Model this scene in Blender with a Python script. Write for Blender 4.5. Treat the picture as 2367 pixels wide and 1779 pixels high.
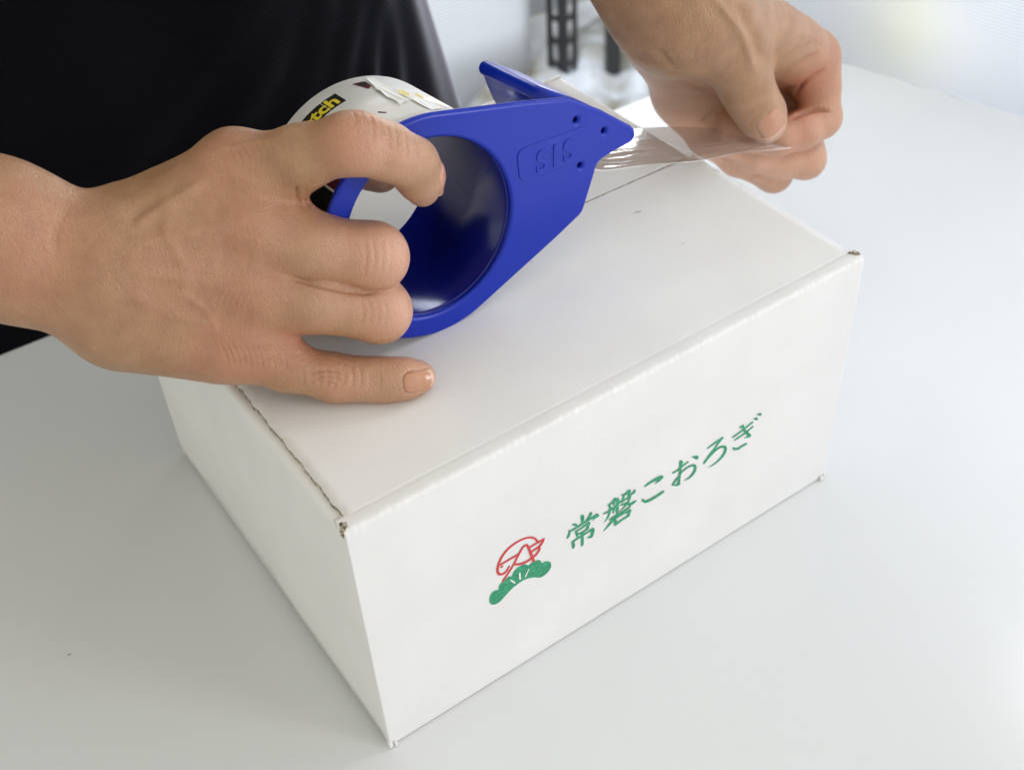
import bpy, bmesh, math, random
import numpy as np
from mathutils import Vector, Matrix

for o in list(bpy.data.objects):
    bpy.data.objects.remove(o)
sc = bpy.context.scene
col = sc.collection
random.seed(5)
rng = np.random.default_rng(7)

# ------------------------------------------------------------------ camera
CAM = np.array([-0.09074472, -0.24808937, 0.42407825])
CR = np.array([0.81781694, -0.57367087, -0.04557622])
CU = np.array([0.413455, 0.53063115, 0.73992266])
CF = np.array([0.40028791, 0.623965, -0.67114624])
FOC, PW, PH = 2748.111, 2367.0, 1779.0
cd = bpy.data.cameras.new('camera')
cam = bpy.data.objects.new('camera', cd)
col.objects.link(cam)
cam.matrix_world = Matrix([[CR[0], CU[0], -CF[0], CAM[0]], [CR[1], CU[1], -CF[1], CAM[1]],
                           [CR[2], CU[2], -CF[2], CAM[2]], [0, 0, 0, 1]])
cd.sensor_width = 36.0
cd.lens = FOC / PW * 36.0
cd.clip_start, cd.clip_end = 0.02, 60
cd.dof.use_dof = True
cd.dof.focus_distance = 0.45
cd.dof.aperture_fstop = 13
cd.dof.aperture_blades = 0
sc.camera = cam

# ------------------------------------------------------------------ world, lamps, exposure
w = bpy.data.worlds.new('World')
sc.world = w
w.use_nodes = True
bg = w.node_tree.nodes['Background']
bg.inputs[0].default_value = (1.0, 0.99, 0.885, 1)
bg.inputs[1].default_value = 0.735


def area(name, loc, target, size, power, color):
    d = bpy.data.lights.new(name, 'AREA')
    d.shape = 'RECTANGLE'
    d.size, d.size_y = size
    d.energy, d.color = power, color
    o = bpy.data.objects.new(name, d)
    col.objects.link(o)
    o.location = loc
    o.rotation_euler = (Vector(target) - Vector(loc)).to_track_quat('-Z', 'Y').to_euler()
    return o


area('window_light', (1.05, -0.05, 0.35), (0.2, -0.20, 0.2), (1.1, 0.7), 26, (0.82, 0.86, 1.0))
area('room_light', (1.35, -1.30, 0.55), (0.1, 0.05, 0.1), (1.0, 0.8), 26.5, (0.95, 0.91, 1.0))
area('corner_glint_light', (1.20, 1.10, 0.22), (0.2, 0.1, 0.15), (0.22, 0.28), 3.2, (1.0, 0.98, 0.94))  # added unseen lamp, set low in the corner for the glare on the tape
area('side_fill_light', (0.72, -0.03, 0.30), (0.1, 0.02, 0.15), (0.22, 0.60), 3.6, (0.97, 0.98, 1.0))  # added off-frame lamp for edge glints and brighter right sides of the fingers
area('back_light', (0.75, 1.02, 1.1), (0.80, 2.0, 0.35), (1.0, 0.5), 78, (0.93, 0.96, 1.0))  # added fill lamp, faces the back screens to brighten them
sc.view_settings.view_transform = 'Standard'
sc.view_settings.look = 'None'
sc.view_settings.exposure = 0.1
sc.view_settings.gamma = 1.0
sc.cycles.use_denoising = True
sc.cycles.max_bounces = 10
sc.cycles.transparent_max_bounces = 12
sc.cycles.caustics_reflective = False
sc.cycles.caustics_refractive = False


# ------------------------------------------------------------------ helpers
def ray(x, y):
    return CF + CR * ((x - PW / 2) / FOC) - CU * ((y - PH / 2) / FOC)


def at_d(x, y, d):
    return CAM + ray(x, y) * d


def at_z(x, y, z):
    r = ray(x, y)
    return CAM + r * ((z - CAM[2]) / r[2])


def at_y(x, y, Y):
    r = ray(x, y)
    return CAM + r * ((Y - CAM[1]) / r[1])


def to_px(P):
    q = np.asarray(P) - CAM
    z = q @ CF
    return np.stack([PW / 2 + FOC * (q @ CR) / z, PH / 2 - FOC * (q @ CU) / z, z], -1)


VW = 2367 / 2212.0


def mesh_obj(name, verts, faces, mat, parent=None, smooth=False, label=None):
    me = bpy.data.meshes.new(name)
    me.from_pydata([tuple(map(float, v)) for v in verts], [], [tuple(int(i) for i in f) for f in faces])
    me.update()
    return link_mesh(name, me, mat, parent, smooth, label)


def link_mesh(name, me, mat, parent=None, smooth=False, label=None):
    if mat is not None:
        me.materials.append(mat)
    if smooth:
        me.polygons.foreach_set('use_smooth', [True] * len(me.polygons))
    o = bpy.data.objects.new(name, me)
    col.objects.link(o)
    if parent is not None:
        o.parent = parent
        o.matrix_parent_inverse = parent.matrix_basis.inverted()
    if label:
        o['label'] = label
    return o


def bm_obj(name, bm, mat, parent=None, smooth=False, label=None):
    me = bpy.data.meshes.new(name)
    bmesh.ops.recalc_face_normals(bm, faces=bm.faces)
    bm.to_mesh(me)
    bm.free()
    return link_mesh(name, me, mat, parent, smooth, label)


def empty(name, loc=(0, 0, 0)):
    o = bpy.data.objects.new(name, None)
    o.location = loc
    o.empty_display_size = 0.02
    col.objects.link(o)
    return o


def tag(o, label, cat=None, group=None, kind=None):
    if label:
        o['label'] = label
    if cat:
        o['category'] = cat
    if group:
        o['group'] = group
    if kind:
        o['kind'] = kind
    return o


def bevel(o, width, seg=2, angle=35):
    m = o.modifiers.new('edge', 'BEVEL')
    m.width, m.segments = width, seg
    m.limit_method = 'ANGLE'
    m.angle_limit = math.radians(angle)
    return m


def box_bm(x0, x1, y0, y1, z0, z1, bm=None):
    bm = bm or bmesh.new()
    vs = [bm.verts.new(p) for p in ((x0, y0, z0), (x1, y0, z0), (x1, y1, z0), (x0, y1, z0),
                                    (x0, y0, z1), (x1, y0, z1), (x1, y1, z1), (x0, y1, z1))]
    for f in ((0, 3, 2, 1), (4, 5, 6, 7), (0, 1, 5, 4), (1, 2, 6, 5), (2, 3, 7, 6), (3, 0, 4, 7)):
        bm.faces.new([vs[i] for i in f])
    return bm


def catmull(pts, n=8):
    pts = np.asarray(pts, float)
    P = np.vstack([2 * pts[0] - pts[1], pts, 2 * pts[-1] - pts[-2]])
    out = []
    for i in range(1, len(P) - 2):
        for t in np.linspace(0, 1, n, endpoint=False):
            a, b, c, d = P[i - 1], P[i], P[i + 1], P[i + 2]
            out.append(0.5 * (2 * b + (c - a) * t + (2 * a - 5 * b + 4 * c - d) * t * t + (3 * b - a - 3 * c + d) * t ** 3))
    out.append(pts[-1])
    return np.array(out)


# ------------------------------------------------------------------ materials
def srgb(r, g, b):
    f = lambda c: c / 12.92 if c <= 0.04045 else ((c + 0.055) / 1.055) ** 2.4
    return (f(r / 255), f(g / 255), f(b / 255), 1.0)


def mat(name, color, rough=0.5, **kw):
    m = bpy.data.materials.new(name)
    m.use_nodes = True
    b = m.node_tree.nodes['Principled BSDF']
    b.inputs['Base Color'].default_value = color
    b.inputs['Roughness'].default_value = rough
    for k, v in kw.items():
        b.inputs[k.replace('_', ' ')].default_value = v
    return m


def nodes(m):
    t = m.node_tree
    return t, t.nodes, t.links, t.nodes['Principled BSDF']


def noise_color(m, c1, c2, scale, detail=4, lo=0.35, hi=0.65, coord='Object'):
    t, N, Lk, b = nodes(m)
    tc = N.new('ShaderNodeTexCoord')
    nz = N.new('ShaderNodeTexNoise')
    nz.inputs['Scale'].default_value = scale
    nz.inputs['Detail'].default_value = detail
    r = N.new('ShaderNodeValToRGB')
    r.color_ramp.elements[0].position, r.color_ramp.elements[1].position = lo, hi
    r.color_ramp.elements[0].color, r.color_ramp.elements[1].color = c1, c2
    Lk.new(tc.outputs[coord], nz.inputs['Vector'])
    Lk.new(nz.outputs['Fac'], r.inputs['Fac'])
    Lk.new(r.outputs['Color'], b.inputs['Base Color'])
    return r


def noise_bump(m, scale, dist, strength=0.5, detail=3, stretch=None):
    t, N, Lk, b = nodes(m)
    tc = N.new('ShaderNodeTexCoord')
    mp = N.new('ShaderNodeMapping')
    if stretch:
        mp.inputs['Scale'].default_value = stretch
    nz = N.new('ShaderNodeTexNoise')
    nz.inputs['Scale'].default_value = scale
    nz.inputs['Detail'].default_value = detail
    bp = N.new('ShaderNodeBump')
    bp.inputs['Distance'].default_value = dist
    bp.inputs['Strength'].default_value = strength
    Lk.new(tc.outputs['Object'], mp.inputs['Vector'])
    Lk.new(mp.outputs['Vector'], nz.inputs['Vector'])
    Lk.new(nz.outputs['Fac'], bp.inputs['Height'])
    Lk.new(bp.outputs['Normal'], b.inputs['Normal'])
    return bp


M_table = mat('table_laminate', (0.74, 0.755, 0.765, 1), 0.2)
noise_color(M_table, (0.715, 0.73, 0.735, 1), (0.755, 0.77, 0.785, 1), 5, 4, 0.3, 0.7)
noise_bump(M_table, 900, 0.00004, 0.35)
M_card = mat('white_cardboard', (0.82, 0.82, 0.82, 1), 0.62)
noise_color(M_card, (0.79, 0.79, 0.785, 1), (0.845, 0.845, 0.84, 1), 22, 5, 0.3, 0.7)
noise_bump(M_card, 1.0, 0.00016, 0.34, 4, (520, 45, 45))
M_flute = mat('brown_corrugated_edge', srgb(150, 125, 92), 0.85)
noise_color(M_flute, srgb(70, 56, 38), srgb(206, 194, 172), 900, 3, 0.35, 0.65)
M_green = mat('green_ink', srgb(38, 150, 108), 0.6)
noise_color(M_green, srgb(24, 134, 92), srgb(66, 168, 128), 900, 3, 0.3, 0.7)
M_red = mat('red_ink', srgb(208, 62, 66), 0.6)
M_whiteink = mat('bare_board', (0.83, 0.83, 0.82, 1), 0.6)
M_blue = mat('blue_plastic', srgb(12, 43, 168), 0.30)
nodes(M_blue)[3].inputs['Specular IOR Level'].default_value = 0.35
noise_bump(M_blue, 1100, 0.00005, 0.5)
M_hub = mat('polished_blue_plastic', srgb(14, 28, 140), 0.19)
M_torn = mat('torn_paper', (0.88, 0.88, 0.87, 1), 0.6)
M_paper = mat('white_wrapper', (0.80, 0.79, 0.76, 1), 0.38)
noise_color(M_paper, (0.70, 0.69, 0.66, 1), (0.77, 0.76, 0.74, 1), 60, 4)
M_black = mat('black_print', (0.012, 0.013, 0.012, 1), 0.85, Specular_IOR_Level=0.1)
M_yellow = mat('yellow_print', srgb(214, 196, 40), 0.45)
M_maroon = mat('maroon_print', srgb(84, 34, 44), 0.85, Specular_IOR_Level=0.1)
M_core = mat('kraft_core', srgb(170, 140, 100), 0.8)
M_steel = mat('black_painted_steel', (0.018, 0.018, 0.019, 1), 0.45)
M_rubber = mat('black_rubber', (0.03, 0.03, 0.03, 1), 0.8)
M_floor = mat('grey_floor', (0.33, 0.34, 0.36, 1), 0.5)
noise_color(M_floor, (0.2, 0.2, 0.2, 1), (0.45, 0.47, 0.50, 1), 3.5, 5)
M_sheet = mat('grey_plastic_sheet', (0.5, 0.53, 0.57, 1), 0.65)
noise_color(M_sheet, (0.10, 0.095, 0.07, 1), (0.30, 0.32, 0.35, 1), 9, 6, 0.38, 0.6)
M_white_metal = mat('white_metal', (0.75, 0.76, 0.77, 1), 0.4)
M_glow = mat('lamp_glow', (1, 0.95, 0.5, 1), 0.5)
nodes(M_glow)[3].inputs['Emission Color'].default_value = (1.0, 0.93, 0.45, 1)
nodes(M_glow)[3].inputs['Emission Strength'].default_value = 14


def screen_mat(name, axis_scale, col_a, col_b):
    m = mat(name, col_a, 0.8)
    t, N, Lk, b = nodes(m)
    tc = N.new('ShaderNodeTexCoord')
    facs = []
    for ax, amt in axis_scale:
        wv = N.new('ShaderNodeTexWave')
        wv.wave_type = 'BANDS'
        wv.bands_direction = ax
        wv.inputs['Scale'].default_value = amt
        wv.inputs['Distortion'].default_value = 0.12
        wv.inputs['Detail Scale'].default_value = 0.4
        Lk.new(tc.outputs['Object'], wv.inputs['Vector'])
        facs.append(wv)
    mx = N.new('ShaderNodeMath')
    mx.operation = 'MULTIPLY'
    Lk.new(facs[0].outputs['Fac'], mx.inputs[0])
    if len(facs) > 1:
        ad = N.new('ShaderNodeMath')
        ad.operation = 'MULTIPLY_ADD'
        ad.inputs[1].default_value, ad.inputs[2].default_value = 0.3, 0.7
        Lk.new(facs[1].outputs['Fac'], ad.inputs[0])
        Lk.new(ad.outputs[0], mx.inputs[1])
    else:
        mx.inputs[1].default_value = 1.0
    r = N.new('ShaderNodeValToRGB')
    r.color_ramp.elements[0].color, r.color_ramp.elements[1].color = col_b, col_a
    Lk.new(mx.outputs[0], r.inputs['Fac'])
    Lk.new(r.outputs['Color'], b.inputs['Base Color'])
    bp = N.new('ShaderNodeBump')
    bp.inputs['Distance'].default_value = 0.0006
    bp.inputs['Strength'].default_value = 0.6
    Lk.new(mx.outputs[0], bp.inputs['Height'])
    Lk.new(bp.outputs['Normal'], b.inputs['Normal'])
    tr = N.new('ShaderNodeBsdfTranslucent')
    Lk.new(r.outputs['Color'], tr.inputs['Color'])
    mix = N.new('ShaderNodeMixShader')
    mix.inputs[0].default_value = 0.45
    Lk.new(b.outputs[0], mix.inputs[1])
    Lk.new(tr.outputs[0], mix.inputs[2])
    Lk.new(mix.outputs[0], N['Material Output'].inputs['Surface'])
    return m


M_screen_side = screen_mat('ribbed_white_mesh', [('Z', 125), ('Y', 140)], (0.90, 0.905, 0.90, 1), (0.46, 0.48, 0.52, 1))
M_screen_back = screen_mat('fine_white_mesh', [('Z', 46)], (0.86, 0.88, 0.90, 1), (0.50, 0.53, 0.57, 1))

# clear adhesive film: thin, so it is a see-through sheet with a mirror coat
M_film = bpy.data.materials.new('clear_film')
M_film.use_nodes = True
t, N, Lk, b = nodes(M_film)
N.remove(b)
trn = N.new('ShaderNodeBsdfTransparent')
trn.inputs[0].default_value = (0.93, 0.91, 0.89, 1)
dif = N.new('ShaderNodeBsdfDiffuse')
dif.inputs[0].default_value = (0.80, 0.77, 0.75, 1)
gl = N.new('ShaderNodeBsdfGlossy')
gl.inputs['Roughness'].default_value = 0.07
fr = N.new('ShaderNodeFresnel')
fr.inputs['IOR'].default_value = 1.45
tc = N.new('ShaderNodeTexCoord')
mp = N.new('ShaderNodeMapping')
mp.inputs['Scale'].default_value = (60, 420, 60)
nz = N.new('ShaderNodeTexNoise')
nz.inputs['Scale'].default_value = 1.0
nz.inputs['Detail'].default_value = 3
bp = N.new('ShaderNodeBump')
bp.inputs['Distance'].default_value = 0.0012
bp.inputs['Strength'].default_value = 0.6
Lk.new(tc.outputs['Object'], mp.inputs['Vector'])
Lk.new(mp.outputs['Vector'], nz.inputs['Vector'])
Lk.new(nz.outputs['Fac'], bp.inputs['Height'])
Lk.new(bp.outputs['Normal'], gl.inputs['Normal'])
Lk.new(bp.outputs['Normal'], fr.inputs['Normal'])
m0 = N.new('ShaderNodeMixShader')
m0.inputs[0].default_value = 0.2
Lk.new(trn.outputs[0], m0.inputs[1])
Lk.new(dif.outputs[0], m0.inputs[2])
m1 = N.new('ShaderNodeMixShader')
hf = N.new('ShaderNodeMath')
hf.operation = 'MULTIPLY'
hf.inputs[1].default_value = 0.6
Lk.new(fr.outputs[0], hf.inputs[0])
Lk.new(hf.outputs[0], m1.inputs[0])
Lk.new(m0.outputs[0], m1.inputs[1])
Lk.new(gl.outputs[0], m1.inputs[2])
Lk.new(m1.outputs[0], N['Material Output'].inputs['Surface'])

M_edge = mat('whitish_film_edge', (0.85, 0.84, 0.83, 1), 0.35)  # whitish strip along the near edge of the tape
M_edge.node_tree.nodes['Principled BSDF'].inputs['Alpha'].default_value = 0.75
# shirt
M_shirt = mat('black_knit', (0.0036, 0.0037, 0.0056, 1), 0.92)
t, N, Lk, b = nodes(M_shirt)
b.inputs['Sheen Weight'].default_value = 0.9
b.inputs['Sheen Roughness'].default_value = 0.30
b.inputs['Sheen Tint'].default_value = (0.86, 0.86, 1.0, 1)
b.inputs['Specular IOR Level'].default_value = 0.06
tc = N.new('ShaderNodeTexCoord')
wv = N.new('ShaderNodeTexWave')
wv.bands_direction = 'Z'
wv.inputs['Scale'].default_value = 95
wv.inputs['Distortion'].default_value = 0.4
bp = N.new('ShaderNodeBump')
bp.inputs['Distance'].default_value = 0.0005
bp.inputs['Strength'].default_value = 0.22
Lk.new(tc.outputs['Object'], wv.inputs['Vector'])
Lk.new(wv.outputs['Fac'], bp.inputs['Height'])
Lk.new(bp.outputs['Normal'], b.inputs['Normal'])

# skin
M_skin = mat('skin', srgb(190, 150, 118), 0.37)
t, N, Lk, b = nodes(M_skin)
b.inputs['Subsurface Weight'].default_value = 0.15
b.inputs['Subsurface Radius'].default_value = (1.0, 0.35, 0.2)
b.inputs['Subsurface Scale'].default_value = 0.0035
b.inputs['Specular IOR Level'].default_value = 0.6
at = N.new('ShaderNodeAttribute')
at.attribute_name = 'tone'
sp = N.new('ShaderNodeSeparateColor')
Lk.new(at.outputs['Color'], sp.inputs['Color'])
tc = N.new('ShaderNodeTexCoord')
n1 = N.new('ShaderNodeTexNoise')
n1.inputs['Scale'].default_value = 110
n1.inputs['Detail'].default_value = 6
n1.inputs['Roughness'].default_value = 0.6
Lk.new(tc.outputs['Object'], n1.inputs['Vector'])
r1 = N.new('ShaderNodeValToRGB')
r1.color_ramp.elements[0].position, r1.color_ramp.elements[1].position = 0.28, 0.72
r1.color_ramp.elements[0].color = srgb(168, 125, 91)
r1.color_ramp.elements[1].color = srgb(190, 148, 111)
Lk.new(n1.outputs['Fac'], r1.inputs['Fac'])
mxa = N.new('ShaderNodeMix')
mxa.data_type = 'RGBA'
mxa.inputs[7].default_value = srgb(206, 134, 108)
Lk.new(sp.outputs[0], mxa.inputs[0])
Lk.new(r1.outputs['Color'], mxa.inputs[6])
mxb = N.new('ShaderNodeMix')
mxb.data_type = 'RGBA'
mxb.inputs[7].default_value = srgb(222, 172, 144)  # pale palm skin, also used to paint side light on the fingers
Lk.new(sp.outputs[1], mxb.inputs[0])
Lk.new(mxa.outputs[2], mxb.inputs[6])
n2 = N.new('ShaderNodeTexNoise')
n2.inputs['Scale'].default_value = 1300
n2.inputs['Detail'].default_value = 3
Lk.new(tc.outputs['Object'], n2.inputs['Vector'])
mxc = N.new('ShaderNodeMix')
mxc.data_type = 'RGBA'
mxc.blend_type = 'MULTIPLY'
mxc.inputs[0].default_value = 0.20
Lk.new(mxb.outputs[2], mxc.inputs[6])
Lk.new(n2.outputs['Color'], mxc.inputs[7])
Lk.new(mxc.outputs[2], b.inputs['Base Color'])
vo = N.new('ShaderNodeTexVoronoi')
vo.feature = 'DISTANCE_TO_EDGE'
vo.inputs['Scale'].default_value = 1050
Lk.new(tc.outputs['Object'], vo.inputs['Vector'])
b1 = N.new('ShaderNodeBump')
b1.inputs['Distance'].default_value = 0.0005
b1.inputs['Strength'].default_value = 0.8
Lk.new(vo.outputs['Distance'], b1.inputs['Height'])
n3 = N.new('ShaderNodeTexNoise')
n3.inputs['Scale'].default_value = 1.0
n3.inputs['Detail'].default_value = 4
mp3 = N.new('ShaderNodeMapping')
mp3.inputs['Scale'].default_value = (1150, 420, 300)
mp3.inputs['Rotation'].default_value = (0, 0, 0.35)
Lk.new(tc.outputs['Object'], mp3.inputs['Vector'])
Lk.new(mp3.outputs['Vector'], n3.inputs['Vector'])
b2 = N.new('ShaderNodeBump')
b2.inputs['Distance'].default_value = 0.0006
b2.inputs['Strength'].default_value = 0.55
Lk.new(n3.outputs['Fac'], b2.inputs['Height'])
Lk.new(b1.outputs['Normal'], b2.inputs['Normal'])
Lk.new(b2.outputs['Normal'], b.inputs['Normal'])

M_nailtip = mat('nail_free_edge', srgb(214, 180, 156), 0.35)
M_nail = mat('fingernail', srgb(196, 144, 116), 0.24)
nodes(M_nail)[3].inputs['Coat Weight'].default_value = 0.2
nodes(M_nail)[3].inputs['Subsurface Weight'].default_value = 0.2
nodes(M_nail)[3].inputs['Subsurface Scale'].default_value = 0.002

# ------------------------------------------------------------------ setting: floor and screens
fl = mesh_obj('floor', [(-4, -3, -0.72), (6, -3, -0.72), (6, 6, -0.72), (-4, 6, -0.72)], [(0, 1, 2, 3)], M_floor)
tag(fl, None, kind='structure')


def screen(name, P0, P1, z0, z1, m, label):
    """a hanging sheet of mesh fabric, slightly rippled, 3 mm thick"""
    P0, P1 = Vector(P0), Vector(P1)
    d = P1 - P0
    nrm = Vector((-d.y, d.x)).normalized()
    nu, nv = 60, 14
    vs, fs = [], []
    for side in (0, 1):
        for j in range(nv + 1):
            for i in range(nu + 1):
                s = i / nu
                rip = 0.004 * math.sin(s * 23) + 0.003 * math.sin(s * 57 + j * 0.3)
                p = P0 + d * s + nrm * (rip + side * 0.003)
                vs.append((p.x, p.y, z0 + (z1 - z0) * j / nv))
    k = (nu + 1) * (nv + 1)
    q = lambda i, j, s: s * k + j * (nu + 1) + i
    for j in range(nv):
        for i in range(nu):
            fs.append((q(i, j, 0), q(i + 1, j, 0), q(i + 1, j + 1, 0), q(i, j + 1, 0)))
            fs.append((q(i, j, 1), q(i, j + 1, 1), q(i + 1, j + 1, 1), q(i + 1, j, 1)))
    for i in range(nu):
        fs.append((q(i, 0, 0), q(i, 0, 1), q(i + 1, 0, 1), q(i + 1, 0, 0)))
        fs.append((q(i, nv, 0), q(i + 1, nv, 0), q(i + 1, nv, 1), q(i, nv, 1)))
    for j in range(nv):
        fs.append((q(0, j, 0), q(0, j + 1, 0), q(0, j + 1, 1), q(0, j, 1)))
        fs.append((q(nu, j, 0), q(nu, j, 1), q(nu, j + 1, 1), q(nu, j + 1, 0)))
    root = empty(name, (P0.x, P0.y, z0))
    o = mesh_obj('mesh_fabric', vs, fs, m, root, True)
    tag(root, label, 'screen')
    return root, o


# table: person side edge y = .335, right edge leans a little
TB = [(-1.2, -0.9), (0.878, -0.9), (0.545, 0.338), (-1.2, 0.362)]
tab = empty('work_table', (0, -0.2, -0.72))
bm = bmesh.new()
lo = [bm.verts.new((x, y, -0.028)) for x, y in TB]
hi = [bm.verts.new((x, y, 0.0)) for x, y in TB]
bm.faces.new(hi)
bm.faces.new(lo[::-1])
for i in range(4):
    bm.faces.new((lo[i], lo[(i + 1) % 4], hi[(i + 1) % 4], hi[i]))
o = bm_obj('table_top', bm, M_table, tab)
bevel(o, 0.003, 3)
for x, y in ((-1.1, -0.8), (0.76, -0.8), (0.47, 0.26), (-1.1, 0.28)):
    o = bm_obj('leg', box_bm(x - .02, x + .02, y - .02, y + .02, -0.72, -0.0285), M_white_metal, tab)
for (px_, py_, r_) in ((160, 1512, 0.0006),):
    p = at_z(px_, py_, 0.0001)
    bm = bmesh.new()
    bmesh.ops.create_icosphere(bm, subdivisions=1, radius=r_, matrix=Matrix.Translation(p) @ Matrix.Diagonal((1.6, 0.8, 0.25, 1)))
    bm_obj('crumb', bm, mat('grey_crumb', (0.35, 0.34, 0.31, 1), 0.8), tab)
tag(tab, 'white glossy laminate table carrying the cardboard box', 'table')

screen('mesh_screen', (0.556, 0.42), (0.93, -0.95), -0.70, 0.9, M_screen_side,
       'bright ribbed white mesh screen standing along the right edge of the table')
screen('mesh_screen', (-0.6, 1.50), (1.12, 1.50), -0.715, 1.2, M_screen_back,
       'white mesh screen with fine slanting ribs behind the dark shirt')
screen('mesh_screen', (1.25, 1.75), (2.5, 1.72), -0.71, 1.2, M_screen_back,
       'white screen behind the two black steel posts')

lamp = empty('lamp', (0, 0, 0))
bm = bmesh.new()
_r = ray(2195, 0)
_p0, _e = np.array([0.556, 0.42]), np.array([0.374, -1.37])
_nn = np.array([-_e[1], _e[0]]) / np.hypot(*_e)
_t = ((_p0 - CAM[:2]) @ _nn) / (_r[:2] @ _nn)
LP = CAM + _r * (_t * 1.0 + 0.06)
bmesh.ops.create_uvsphere(bm, u_segments=20, v_segments=12, radius=0.022)
o = bm_obj('bulb', bm, M_glow, lamp, True)
o.location = LP
bm = bmesh.new()
bmesh.ops.create_cone(bm, segments=20, radius1=0.018, radius2=0.018, depth=0.05, cap_ends=True)
o = bm_obj('socket', bm, M_white_metal, lamp, True)
o.location = LP + np.array([0, 0, 0.055])
tag(lamp, 'yellowish lamp glowing behind the right mesh screen', 'lamp')


def slotted_post(P, slots, ang, label):
    """steel angle: two flanges, each with a column of rounded slots"""
    root = empty('shelf_post', (P[0], P[1], -0.72))
    wf, th, pitch, hgt = (0.040 if slots else 0.026), 0.002, 0.047, 1.75
    for sgn in (-1, 1):
        bm = bmesh.new()
        a = math.radians(ang + sgn * 42)
        ux, uy = math.cos(a) * sgn, math.sin(a) * sgn
        ring = []
        zs = np.arange(0, hgt, pitch)

        def v(s, z, k):
            nx, ny = -uy, ux
            return bm.verts.new((P[0] + ux * s + nx * k * th * sgn, P[1] + uy * s + ny * k * th * sgn, -0.72 + z))
        for k in (0, 1):
            for z in zs:
                if not slots:
                    f = [v(0, z, k), v(wf, z, k), v(wf, z + pitch, k), v(0, z + pitch, k)]
                    bm.faces.new(f)
                    continue
                c0, c1, sw = 0.012, 0.028, 0.0055
                mid = 0.020
                sl = []
                for i in range(16):
                    t_ = i / 16 * 2 * math.pi
                    cx, cz = math.cos(t_), math.sin(t_)
                    zz = z + pitch / 2 + (0.0115 if cz > 0.01 else (-0.0115 if cz < -0.01 else 0)) + 0.0065 * cz
                    sl.append((mid + 0.0068 * cx, zz))
                outer = []
                for i in range(16):
                    t_ = i / 16 * 2 * math.pi
                    cx, cz = math.cos(t_), math.sin(t_)
                    m_ = max(abs(cx), abs(cz))
                    outer.append((mid + 0.020 * cx / m_, z + pitch / 2 + pitch / 2 * cz / m_))
                vo_ = [v(*p, k) for p in outer]
                vi_ = [v(*p, k) for p in sl]
                for i in range(16):
                    bm.faces.new((vo_[i], vo_[(i + 1) % 16], vi_[(i + 1) % 16], vi_[i]))
        bm_obj('slotted_flange' if slots else 'flange', bm, M_steel, root)
    bm = box_bm(P[0] - .035, P[0] + .035, P[1] - .035, P[1] + .035, -0.7195, -0.70)
    o = bm_obj('foot', bm, M_rubber, root)
    bevel(o, 0.006, 2)
    tag(root, label, 'post')


P1 = at_z(1218 * VW, 172 * VW, -0.70)
P2 = at_z(1311 * VW, 186 * VW, -0.70)
slotted_post(P1, True, -33, 'black steel post with two columns of slots, behind the dispenser')
slotted_post(P2, False, -75, 'plain black steel post nearer to the right wrist')

# crumpled sheet on the floor round the posts
nx, ny = 70, 60
vs, fs = [], []
for j in range(ny + 1):
    for i in range(nx + 1):
        x, y = 0.95 + 0.85 * i / nx, 0.95 + 0.70 * j / ny
        h = 0.012 + 0.02 * abs(math.sin(x * 17 + 3 * math.sin(y * 9))) + 0.018 * abs(math.sin(y * 21 + 4 * math.sin(x * 7 + 1))) + 0.006 * math.sin(x * 61 + y * 43)
        e = min(i, nx - i, j, ny - j) / 6
        vs.append((x, y, -0.716 + max(0.001, h) * min(1, e)))
for j in range(ny):
    for i in range(nx):
        a = j * (nx + 1) + i
        fs.append((a, a + 1, a + nx + 2, a + nx + 1))
o = mesh_obj('plastic_sheet', vs, fs, M_sheet, None, True)
tag(o, 'crumpled grey plastic sheet lying on the floor under the posts', 'plastic sheet')

# ------------------------------------------------------------------ cardboard box
L, D, H = 0.2431, 0.2072, 0.130
TH = 0.0024
boxr = empty('cardboard_box', (0.12, 0.1, 0.0))
tag(boxr, 'closed white cardboard box with a green and red printed mark on its front', 'box')
SEAM = D * 0.5


def fold_profile(y_in):
    """front wall seen from the side: bottom, up, round the crushed fold, back over the top"""
    pr = [(0.0, 0.0006), (0.0, 0.0012), (0.0, 0.003), (0.0, 0.03), (0.0, 0.06), (0.0, 0.09), (0.0, H - 0.010), (0.0, H - 0.0045), (0.0, H - 0.0026), (0.0001, H - 0.0012), (0.0005, H - 0.0004), (0.0012, H - 0.00008), (0.0026, H - 0.00002), (0.0042, H - 0.00002), (0.0062, H - 0.00015), (0.0080, H - 0.00070)]
    return pr


# front panel and its rounded fold
nx = 420
prof = fold_profile(0)
vs, fs = [], []
for i in range(nx + 1):
    x = L * i / nx
    ph = 2 * math.pi * x / 0.0034
    for k, (y, z) in enumerate(prof):
        crush = {9: 0.2, 10: 0.6, 11: 0.8, 12: 0.6}.get(k, 0.0)
        wob = 0.00042 * abs(math.sin(ph / 2 + 0.5 * math.sin(x * 90))) ** 5 * (0.65 + 0.35 * math.sin(x * 310 + 3 * math.sin(x * 47))) + 0.00016 * math.sin(x * 700 + 2) - 0.0001
        bow = 0.0005 * math.sin(math.pi * x / L) * math.sin(math.pi * min(z, H) / H)
        vs.append((x, y - bow * (k < 9) + crush * wob * 1.8, z - crush * wob * (0.2 if k < 11 else 0.0)))
kk = len(prof)
for i in range(nx):
    for k in range(kk - 1):
        a = i * kk + k
        fs.append((a, a + kk, a + kk + 1, a + 1))
front = mesh_obj('front_panel', vs, fs, M_card, boxr, True)
so = front.modifiers.new('thickness', 'SOLIDIFY')
so.thickness, so.offset = TH, -1 if False else 1
so.offset = -1


def FRONT_Y(x, z):
    return -0.0005 * math.sin(math.pi * min(max(x / L, 0), 1)) * math.sin(math.pi * min(max(z / H, 0), 1))


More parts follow.
